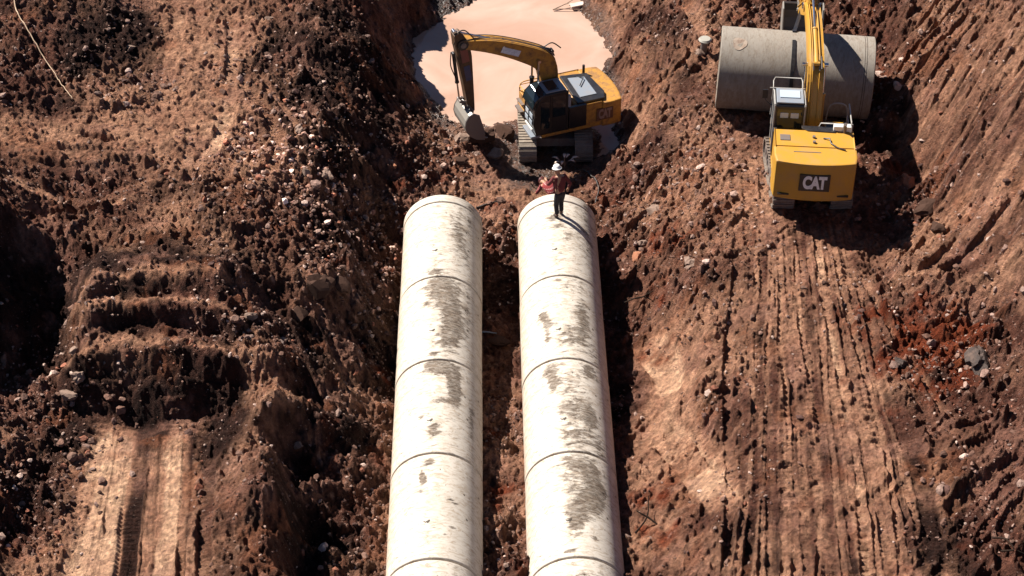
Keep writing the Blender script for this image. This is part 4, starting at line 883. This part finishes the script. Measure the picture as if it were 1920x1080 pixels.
E1, tip1, bp1 = make_excavator(1, (EX1O[0], EX1O[1], .40), R(200.7), 'muddy orange-yellow digger at the pond edge with its bucket resting on the bank', R(-110.7), R(46), R(-96), R(22), 3.3, 4.66, 1.92); E1.scale = (.9, .9, .9)
E2, tip2, bp2 = make_excavator(2, EX2O, EX2H, 'clean yellow digger seen from behind, reaching over the loose grey pipe', R(4), R(27), R(-33), R(6), 3.0, 4.6, 2.2); E2.scale = (.97, .97, .97)
# ------------------------------------------------------------------ lifting strap round the loose pipe
def strap():
    P = []; c = Vector(loc); ax = Vector((math.cos(pa), math.sin(pa), 0)); sd = Vector((-ax.y, ax.x, 0)); base = c - ax * .12
    top = Vector(E2.matrix_basis @ Vector((bp2[0] - .55, .10, bp2[1] + .35)))
    ring = [base + (sd * math.cos(a) + Vector((0, 0, 1)) * math.sin(a)) * (LR + .025) for a in [R(75 - 8 * k) for k in range(43)]]
    path = [top] + ring
    g = MB(); W_ = ax * .055; vs = []
    for i, p in enumerate(path):
        d = (path[min(i + 1, len(path) - 1)] - path[max(i - 1, 0)]).normalized(); nrm = d.cross(ax).normalized() * .012
        vs += [p - W_ + nrm, p + W_ + nrm, p + W_ - nrm, p - W_ - nrm]
    g.add(vs, [(4 * i + k, 4 * i + (k + 1) % 4, 4 * i + 4 + (k + 1) % 4, 4 * i + 4 + k) for i in range(len(path) - 1) for k in range(4)])
    tag(g.build('lifting_strap', M_BLK), 'black lifting strap looped round the loose grey pipe and up to the digger', 'strap')
strap()

# ------------------------------------------------------------------ people
M_SKIN = plain('skin', (.34, .17, .10), .6, dirt=.15)
M_SHIRT_D = plain('dark_maroon_cloth', (.13, .02, .02), .9, dirt=.4, dirtcol=(.02, .012, .012), scale=9)
M_TROU = plain('dark_trousers', (.012, .012, .016), .9, dirt=.3, dirtcol=(.06, .045, .035))
M_BOOT = plain('boots', (.03, .022, .018), .8); M_HAT = plain('white_hard_hat', (.80, .78, .74), .35, dirt=.1)
q = Nodes('red_plaid_cloth'); v = q.obj()
wv = q.n('TexWave', bands_direction='Z'); wv.inputs['Scale'].default_value = 5.5; q.l(v, wv.inputs[0])
wh = q.n('TexWave', bands_direction='Y'); wh.inputs['Scale'].default_value = 5.5; q.l(v, wh.inputs[0])
c = q.mix(q.ramp(wv.outputs[1], .68, .82), (.22, .022, .022), (.45, .22, .20)); c = q.mix(q.ramp(wh.outputs[1], .70, .82), c, (.16, .012, .018))
q.set(**{'Base Color': c, 'Roughness': .9}); M_PLAID = q.m
def skin(name, pts, edges, mat, parent, sub=2):
    me = bpy.data.meshes.new(name); me.from_pydata([p[:3] for p in pts], edges, [])
    o = bpy.data.objects.new(name, me); COL.objects.link(o)
    m = o.modifiers.new('s', 'SKIN'); m.use_smooth_shade = True
    for k, p in enumerate(pts):
        r_ = p[3]; me.skin_vertices[0].data[k].radius = (r_, p[4] if len(p) > 4 else r_)
    me.skin_vertices[0].data[0].use_root = True
    o.modifiers.new('b', 'SUBSURF').levels = sub; o.modifiers['b'].render_levels = sub
    bpy.context.view_layer.update(); dg = bpy.context.evaluated_depsgraph_get()
    nm = bpy.data.meshes.new_from_object(o.evaluated_get(dg)); nm.name = name; bpy.data.objects.remove(o); bpy.data.meshes.remove(me)
    nm.materials.clear(); return link(name, nm, mat, parent)
def lerp(a, b, t): return tuple(a[i] + (b[i] - a[i]) * t for i in range(3))
def person(pos, rz, J, label, shirt, hat=None):
    """J: joints in the person's own frame (facing +x)"""
    root = empty('person', pos, rz); tag(root, label, 'person')
    pts = []; ed = []
    def add(p, r, parent=None):
        pts.append(tuple(p) + (r,)); i = len(pts) - 1
        if parent is not None: ed.append((parent, i))
        return i
    pv = add(J['pelvis'], .125); sp_ = add(J['spine'], .125, pv); ch = add(J['chest'], .145, sp_); nk = add(J['neck'], .058, ch)
    hb = add(J['head0'], .070, nk); hm = add(J['head'], .098, hb); ht_ = add(J['headtop'], .075, hm)
    hands = {}
    for s in 'LR':
        sh = add(J['shoulder' + s], .062, ch); el = add(J['elbow' + s], .043, sh); wr = add(J['wrist' + s], .029, el)
        w0, e0 = Vector(J['wrist' + s]), Vector(J['elbow' + s]); d = (w0 - e0).normalized(); side = d.cross(Vector((0, 0, 1))); side = side.normalized() if side.length > .1 else Vector((0, 1, 0)); dn = d.cross(side).normalized()
        pm = add(w0 + d * .05, .034, wr)
        for k, (off, ln) in enumerate(((-.027, .065), (-.009, .078), (.009, .072), (.027, .055))):
            a = add(w0 + d * .095 + side * off, .011, pm); b = add(w0 + d * (.095 + ln * .55) + side * off + dn * .015, .0095, a); add(w0 + d * (.095 + ln * .85) + side * off + dn * .04, .008, b)
        a = add(w0 + d * .05 - side * .045, .012, pm); add(w0 + d * .085 - side * .06 + dn * .02, .010, a)
        hp = add(J['hip' + s], .088, pv); kn = add(J['knee' + s], .060, hp); an = add(J['ankle' + s], .042, kn); add(J['toe' + s], .036, an)
    body = skin('body', pts, ed, M_SKIN, root)
    T = [tuple(J['pelvis']) + (.145,), tuple(J['spine']) + (.15,), tuple(J['chest']) + (.168,), lerp(J['chest'], J['neck'], .65) + (.085,)]; E = [(0, 1), (1, 2), (2, 3)]
    for s in 'LR':
        n = len(T); T += [tuple(J['shoulder' + s]) + (.080,), tuple(J['elbow' + s]) + (.060,), lerp(J['elbow' + s], J['wrist' + s], .85) + (.046,)]; E += [(2, n), (n, n + 1), (n + 1, n + 2)]
    skin('shirt', T, E, shirt, root)
    T = [lerp(J['pelvis'], J['spine'], .35) + (.142,), tuple(J['pelvis']) + (.140,)]; E = [(0, 1)]
    for s in 'LR':
        n = len(T); T += [tuple(J['hip' + s]) + (.108,), tuple(J['knee' + s]) + (.082,), lerp(J['knee' + s], J['ankle' + s], .92) + (.070,)]; E += [(1, n), (n, n + 1), (n + 1, n + 2)]
    skin('trousers', T, E, M_TROU, root)
    for s in 'LR':
        a, t = Vector(J['ankle' + s]), Vector(J['toe' + s]); skin('boot', [tuple(a + Vector((0, 0, .06))) + (.056,), tuple(a - Vector((0, 0, .02))) + (.055,), tuple(lerp(a, t, .6)) + (.052,), tuple(t) + (.045,)], [(0, 1), (1, 2), (2, 3)], M_BOOT, root, 1)
    # face, ears and hat follow the head
    up = (Vector(J['headtop']) - Vector(J['head0'])).normalized(); fw = Vector((1, 0, 0)); fw = (fw - up * fw.dot(up)).normalized(); lf = up.cross(fw); hc = Vector(J['head'])
    M = Matrix((tuple(fw) + (0,), tuple(lf) + (0,), tuple(up) + (0,), (0, 0, 0, 1))).transposed(); M = Matrix.Translation(hc) @ M
    g = MB(); g.add([M @ Vector(p) for p in [(.085,.0,.02),(.125,.0,-.025),(.09,.018,-.03),(.09,-.018,-.03)]], [(0,1,2),(0,3,1),(1,3,2)]); g.build('nose', M_SKIN, body)
    for sy in (-1, 1):
        g = MB(); g.cyl(M @ Vector((.082, sy * .033, .01)), M @ Vector((.093, sy * .033, .01)), .012, 8); g.build('eye', M_BLK, body)
        g = MB(); g.cyl(M @ Vector((0, sy * .09, -.01)), M @ Vector((0, sy * .105, -.01)), .03, 8); g.build('ear', M_SKIN, body)
    g = MB(); g.cyl(M @ Vector((.085, -.02, -.05)), M @ Vector((.085, .02, -.05)), .006, 6); g.build('mouth', M_SHIRT_D, body)
    g = MB(); n = 20; vs = []; R_ = [(.155, .035), (.150, .045), (.122, .05), (.118, .09), (.098, .135), (.055, .165), (.012, .175)]
    for r_, z_ in R_: vs += [M @ Vector((math.cos(6.2832 * k / n) * r_ * (1.12 if r_ > .14 else 1.05), math.sin(6.2832 * k / n) * r_ * .92, z_)) for k in range(n)]
    g.add(vs, [(j * n + k, j * n + (k + 1) % n, (j + 1) * n + (k + 1) % n, (j + 1) * n + k) for j in range(len(R_) - 1) for k in range(n)] + [tuple(range((len(R_) - 1) * n, len(R_) * n)), tuple(range(n - 1, -1, -1))], True)
    g.build('hard_hat', hat or M_HAT, root)
    return root
JA = dict(pelvis=(0,0,.93), spine=(.02,0,1.12), chest=(.08,0,1.34), neck=(.14,0,1.50), head0=(.17,0,1.56), head=(.20,0,1.65), headtop=(.22,0,1.74),
    shoulderL=(.10,.19,1.42), elbowL=(.20,.30,1.18), wristL=(.42,.24,1.20), shoulderR=(.10,-.19,1.42), elbowR=(-.02,-.34,1.16), wristR=(.08,-.34,.92),
    hipL=(0,.09,.86), kneeL=(.05,.10,.48), ankleL=(-.02,.10,.09), toeL=(.15,.12,.045), hipR=(0,-.09,.86), kneeR=(.10,-.10,.49), ankleR=(.06,-.10,.09), toeR=(.23,-.12,.045))
pzA = person((1.95, 41.98, 2.302), R(118), JA, 'worker in dark trousers and white hard hat standing on the right pipe row', M_SHIRT_D)
JB = dict(pelvis=(0,0,.92), spine=(.13,0,1.05), chest=(.36,0,1.15), neck=(.52,0,1.17), head0=(.57,0,1.16), head=(.66,0,1.13), headtop=(.74,0,1.10),
    shoulderL=(.42,.19,1.15), elbowL=(.50,.28,.90), wristL=(.68,.22,.74), shoulderR=(.42,-.19,1.15), elbowR=(.52,-.26,.90), wristR=(.70,-.18,.76),
    hipL=(0,.10,.86), kneeL=(.14,.13,.48), ankleL=(0,.14,.09), toeL=(.17,.16,.045), hipR=(0,-.10,.86), kneeR=(.12,-.13,.48), ankleR=(-.05,-.14,.09), toeR=(.12,-.16,.045))
bx, by = 1.80, 43.50
pzA.scale = (.94, .94, .94)
pzB = person((bx, by, 1.06), R(118), JB, 'worker in a red plaid shirt bending over behind the end of the right pipe', M_PLAID, plain('dark_red_hat', (.10, .02, .02), .5)); pzB.scale = (.9, .9, .9)
# earth the bending worker stands on
def rock_mesh(name, r, sx, sy, sz, seed, cuts=7, sub=3):
    rg = np.random.default_rng(seed); v_, f_ = ico(sub); v_ = v_ * (1 + .7 * (fbm(v_[:, 0] * 1.3 + seed, v_[:, 1] * 1.3 + v_[:, 2] * .9, 1.2, seed, 4))[:, None])
    for _ in range(cuts):
        n_ = rg.normal(size=3); n_ /= np.linalg.norm(n_); dd = v_ @ n_; lim = rg.uniform(.5, .8) * dd.max(); v_ = v_ - np.clip(dd - lim, 0, None)[:, None] * n_
    return raw_mesh(name, v_ * r * np.array([sx, sy, sz]), f_, 3)
def rock(px, py, z, r, sh, mat, label, seed, name='rock', sink=.3, cuts=7, group=None):
    x, y = at(px, py, z); zz = hz(x, y)
    for _ in range(3): x, y = at(px, py, zz + r * .2); zz = hz(x, y)
    if not (-1 < zz < 9): zz = z
    o = link(name, rock_mesh(name, r, *sh, seed, cuts), mat, None, (x, y, zz + r * sh[2] * (1 - 2 * sink)), (0, 0, seed * 1.3)); tag(o, label, 'rock', group); return o
M_PST = plain('pale_stone', (.22, .145, .11), .9, dirt=.9, dirtcol=(.11, .07, .05), scale=5, bump=.5)
M_BST = plain('brown_stone', (.060, .033, .024), .95, spec=.1, dirt=.8, dirtcol=(.04, .022, .016), scale=5, bump=.6)
M_OST = plain('orange_clay_stone', (.30, .12, .06), .9, dirt=.5, dirtcol=(.12, .05, .03), scale=5, bump=.6)
x, y = bx, by; o = link('rock', rock_mesh('rock', .62, 1.0, .8, .62, 91, 9), M_BST, None, (bx - .05, by + .05, .70), (0, 0, .4)); tag(o, 'flat brown rock under the boots of the bending worker', 'rock')
ROCKS = [
 (1835,676,3.4,.46,(1,.8,.75),M_DROCK,'large black boulder in the rusty red patch on the right','boulder'),
 (600,545,3.2,.46,(1,.8,.8),M_BST,'dark jagged outcrop on the slope left of the second left pipe section','rock_outcrop'),
 (560,590,3.0,.28,(1,.9,.8),M_BST,'dark broken rock below the jagged outcrop on the left slope','rock_outcrop'),
 (645,575,2.6,.30,(1,.8,.9),M_BST,'dark pointed rock right of the jagged outcrop','rock_outcrop'),
 (905,262,.6,.42,(1.3,.8,.6),M_BST,'muddy brown lump just right of the resting digger bucket','rock'),
 (945,250,.5,.40,(1,.8,.7),M_BST,'round wet clod between the digger bucket and its track','rock'),
 (868,262,.7,.30,(1.2,.8,.6),M_PST,'pale clod directly under the resting digger bucket','rock'),
 (925,290,.7,.30,(1.2,.9,.5),M_PST,'flat tan slab on the mud in front of the digger bucket','rock'),
 (862,300,.8,.24,(1,.8,.6),M_BST,'small brown clod on the bank below the digger bucket','rock'),
 (1293,492,2.3,.24,(1.2,.9,.5),M_PST,'pale square slab right of the second right pipe section','rock'),
 (1230,372,1.6,.30,(1.3,.9,.5),M_PST,'long pale slab on the bank right of the worker','rock'),
 (1205,456,1.2,.18,(1,.8,.6),M_PST,'small pale stone below the long pale slab','rock'),
 (1195,482,1.0,.22,(1.2,.9,.6),M_OST,'orange clay lump beside the shadow of the right pipe row','rock'),
 (938,642,.2,.24,(1.2,.8,.6),M_BST,'brown rock wedged between the two pipe rows','rock'),
 (562,242,4.2,.17,(1,.9,.7),M_PST,'pale stone at the top of the left rubble field','rock'),
 (612,330,3.6,.20,(1.1,.8,.7),M_PST,'largest pale stone in the left rubble field','rock'),
 (573,322,3.8,.14,(1,.9,.7),M_PST,'pale stone left of the largest one in the rubble field','rock'),
 (736,318,1.8,.20,(1.1,.8,.6),M_OST,'reddish stone on the dark bank left of the digger bucket','rock'),
 (132,762,2.6,.22,(1.1,.8,.7),M_PST,'pale stone left of the foot of the stepped mound','rock'),
 (146,700,2.8,.20,(1,.8,.7),M_PST,'pale stone beside the lowest step of the mound','rock'),
 (140,655,3.0,.18,(1,.8,.7),M_PST,'pale stone beside the middle step of the mound','rock'),
 (470,594,3.6,.18,(1,.8,.7),M_PST,'pale stone at the right end of the mound steps','rock'),
 (562,862,2.2,.14,(1,.8,.7),M_PST,'lone pale stone on the dark lower left slope','rock'),
 (1740,392,2.9,.36,(1.2,.9,.6),M_BST,'brown clod heap stone right of the second digger','rock'),
 (1700,345,2.9,.28,(1,.9,.7),M_OST,'reddish block in the hollow beside the second digger','rock'),
 (1765,430,3.4,.26,(1.2,.8,.6),M_BST,'brown block on the rim of the hollow beside the second digger','rock'),
 (1312,108,2.9,.16,(1,.9,.8),M_PST,'pale stone at the foot of the capped post','rock'),
 (1690,680,3.1,.20,(1.2,.8,.6),M_DROCK,'small dark stone at the left edge of the rusty patch','rock'),
 (500,30,4.0,.2,(1,.8,.7),M_PST,'pale stone beside the track at the upper edge','rock'),
 (245,88,4.2,.2,(1.1,.8,.6),M_PST,'pale stone under the dark ditch at the upper left','rock'),
]
for i, (px, py, z, r, sh, mt, lab, nm) in enumerate(ROCKS): rock(px, py, z, r, sh, mt, lab, 11 + i, nm, cuts=9 if 'outcrop' in nm else 7)

# ------------------------------------------------------------------ small things lying about
M_TWIG = plain('dark_wood', (.018, .012, .009), .95, dirt=.1, spec=.1)
M_WOOD = plain('weathered_wood', (.26, .19, .14), .9, dirt=.5, scale=8)
def ground_path(pts, z, lift=.03, n=8):
    P = [at(a, b, z) for a, b in pts]; P = rounded([(x, y, 0) for x, y in P], 0, n); X = np.array([p.x for p in P]); Y = np.array([p.y for p in P]); Z = height(X, Y)[0]
    Z = np.maximum(Z, np.convolve(np.pad(Z, 2, 'edge'), np.ones(5) / 5, 'valid')) + lift
    return [(x, y, z_) for x, y, z_ in zip(X, Y, Z)]
def trail(name, pts, z, r, mat, label, cat, lift=.03):
    g = MB(); P = ground_path(pts, z, lift); g.tube(P, [r * (1 - .5 * i / len(P)) for i in range(len(P))], 6); return tag(g.build(name, mat), label, cat)
trail('root', [(34,-10),(32,30),(50,62),(88,105),(110,135),(132,165)], 4.6, .022, plain('pale_root', (.42, .30, .20), .8), 'long thin pale root trailing down the upper left slope', 'root', .06)
trail('hose', [(1083,308),(1100,325),(1116,345),(1122,368),(1116,388)], .9, .035, M_HOSE, 'black hose curving over the ground beyond the right pipe end', 'hose')
trail('iron_bar', [(893,389),(915,384),(947,376)], .7, .035, M_HOSE, 'dark iron bar on the ground between the two pipe ends', 'bar')
def sticks(name, root_px, z, branches, r, mat, label, cat):
    """one branching stick: tubes joined into a single piece"""
    x0, y0 = at(*root_px, z); z0 = max(hz(x0, y0), WL) + .03; g = MB()
    for br in branches:
        P = [(x0 + a, y0 + b, z0 + c_) for a, b, c_ in br]; g.tube(rounded(P, 0, 4), [r * .8 * (1 - .6 * i / (4 * (len(P) - 1))) for i in range(4 * (len(P) - 1) + 1)], 5)
    return tag(g.build(name, mat), label, cat)
sticks('branch', (1060, 12), .36, [[(-.45,-.25,.02),(.0,.0,.10),(.42,.25,.22)],[(-.45,-.25,.02),(-.1,-.26,.05),(.9,-.3,.02)],[(.0,0,.1),(.15,-.1,.2)]], .03, M_WOOD, 'bare forked branch lying in the pond near the top edge', 'branch')
sticks('branch', (1205, 578), .8, [[(-.5,.15,.02),(0,0,.35),(.45,-.15,.15)],[(-.3,.3,.02),(0,0,.35),(.2,.1,.5)],[(0,0,.35),(.3,.2,.4)]], .03, M_TWIG, 'dark twig at the edge of the shadow right of the pipes', 'branch')
sticks('branch', (1212, 990), 1.3, [[(-.3,-.3,.0),(0,0,.25),(.05,.45,.5)],[(0,0,.25),(.35,-.25,.12),(.6,-.4,.02)],[(0,0,.25),(-.25,.1,.35)]], .035, M_TWIG, 'dark forked twig lying right of the nearest right pipe section', 'branch')
sticks('branch', (1893, 1045), 3.2, [[(-.35,.35,.0),(-.1,.2,.12),(.05,-.1,.1),(.35,-.2,.0)],[(-.25,-.05,0),(.05,-.1,.1),(.3,.15,.1)]], .035, M_TWIG, 'dark bent root in the bottom right corner', 'root')
sticks('branch', (908, 634), .25, [[(-.35,.0,.05),(.0,.02,.10),(.35,.0,.06)]], .05, M_PALE, 'short pale stake lying in the trench between the pipe rows', 'stake')
x0, y0 = at(1090, 4, .5); zt_ = max(hz(x0, y0), WL)
g = MB(); g.box((-.45, -.12, 0), (.45, .12, .05)); tag(g.build('board', plain('pale_plank', (.6, .5, .42), .8), None, .008, (x0, y0, zt_ + .04), (0, R(4), R(25))), 'pale board on the far shore of the pond', 'board')
# leafy scrap behind the worker
x0, y0 = at(1058, 308, .6); z0 = hz(x0, y0)
pl_ = empty('seedling', (x0, y0, z0)); tag(pl_, 'pale dusty weed growing on the mud behind the two workers', 'plant')
g = MB(); g.tube([(0, 0, -.05), (.02, 0, .2), (.0, .02, .42)], .012, 5); g.tube([(.01, 0, .15), (-.15, .02, .35)], .008, 5); g.tube([(.01, 0, .2), (.2, 0, .38)], .008, 5); g.build('stem', M_WOOD, pl_)
M_LEAF = plain('dusty_leaf', (.62, .50, .42), .6, dirt=.2)
for k, (lx, ly, lz, an, ln) in enumerate([(-.16,.02,.35,2.7,.26),(-.12,.0,.28,3.6,.22),(0,.02,.42,1.5,.2),(.2,0,.38,.3,.28),(.12,0,.32,-.4,.24),(.05,.05,.4,.9,.22),(-.05,0,.3,4.5,.2)]):
    g = MB(); c_, s_ = math.cos(an), math.sin(an); vs = []
    for t_, w_ in ((0, .004), (.35, .05), (.7, .045), (1, .004)):
        for sd_ in (-1, 1):
            for th in (0, .006): vs.append((lx + c_ * t_ * ln - s_ * w_ * sd_, ly + s_ * t_ * ln + c_ * w_ * sd_, lz + .08 * math.sin(t_ * 3) + th))
    f_ = []
    for i in range(3): a = i * 4; f_ += [(a, a + 4, a + 6, a + 2), (a + 1, a + 3, a + 7, a + 5), (a, a + 1, a + 5, a + 4), (a + 2, a + 6, a + 7, a + 3)]
    g.add(vs, f_ + [(0, 2, 3, 1), (12, 13, 15, 14)], True); g.build('leaf', M_LEAF, pl_)
# capped post by the loose pipe
x0, y0 = at(1318, 104, 2.9); z0 = hz(x0, y0)
pt_ = empty('marker_post', (x0, y0, z0 - .05)); tag(pt_, 'short dark post with a round pale cap left of the loose pipe', 'post')
g = MB(); g.cyl((0, 0, 0), (.02, 0, .42), .10, 12, .12); g.build('post', M_STL, pt_)
g = MB(); g.cyl((.02, 0, .42), (.03, 0, .50), .14, 20, .19); g.cyl((.03, 0, .50), (.03, 0, .55), .20, 20, .17); g.build('cap', plain('pale_cap', (.30, .29, .25), .6, dirt=.4), pt_, .01)
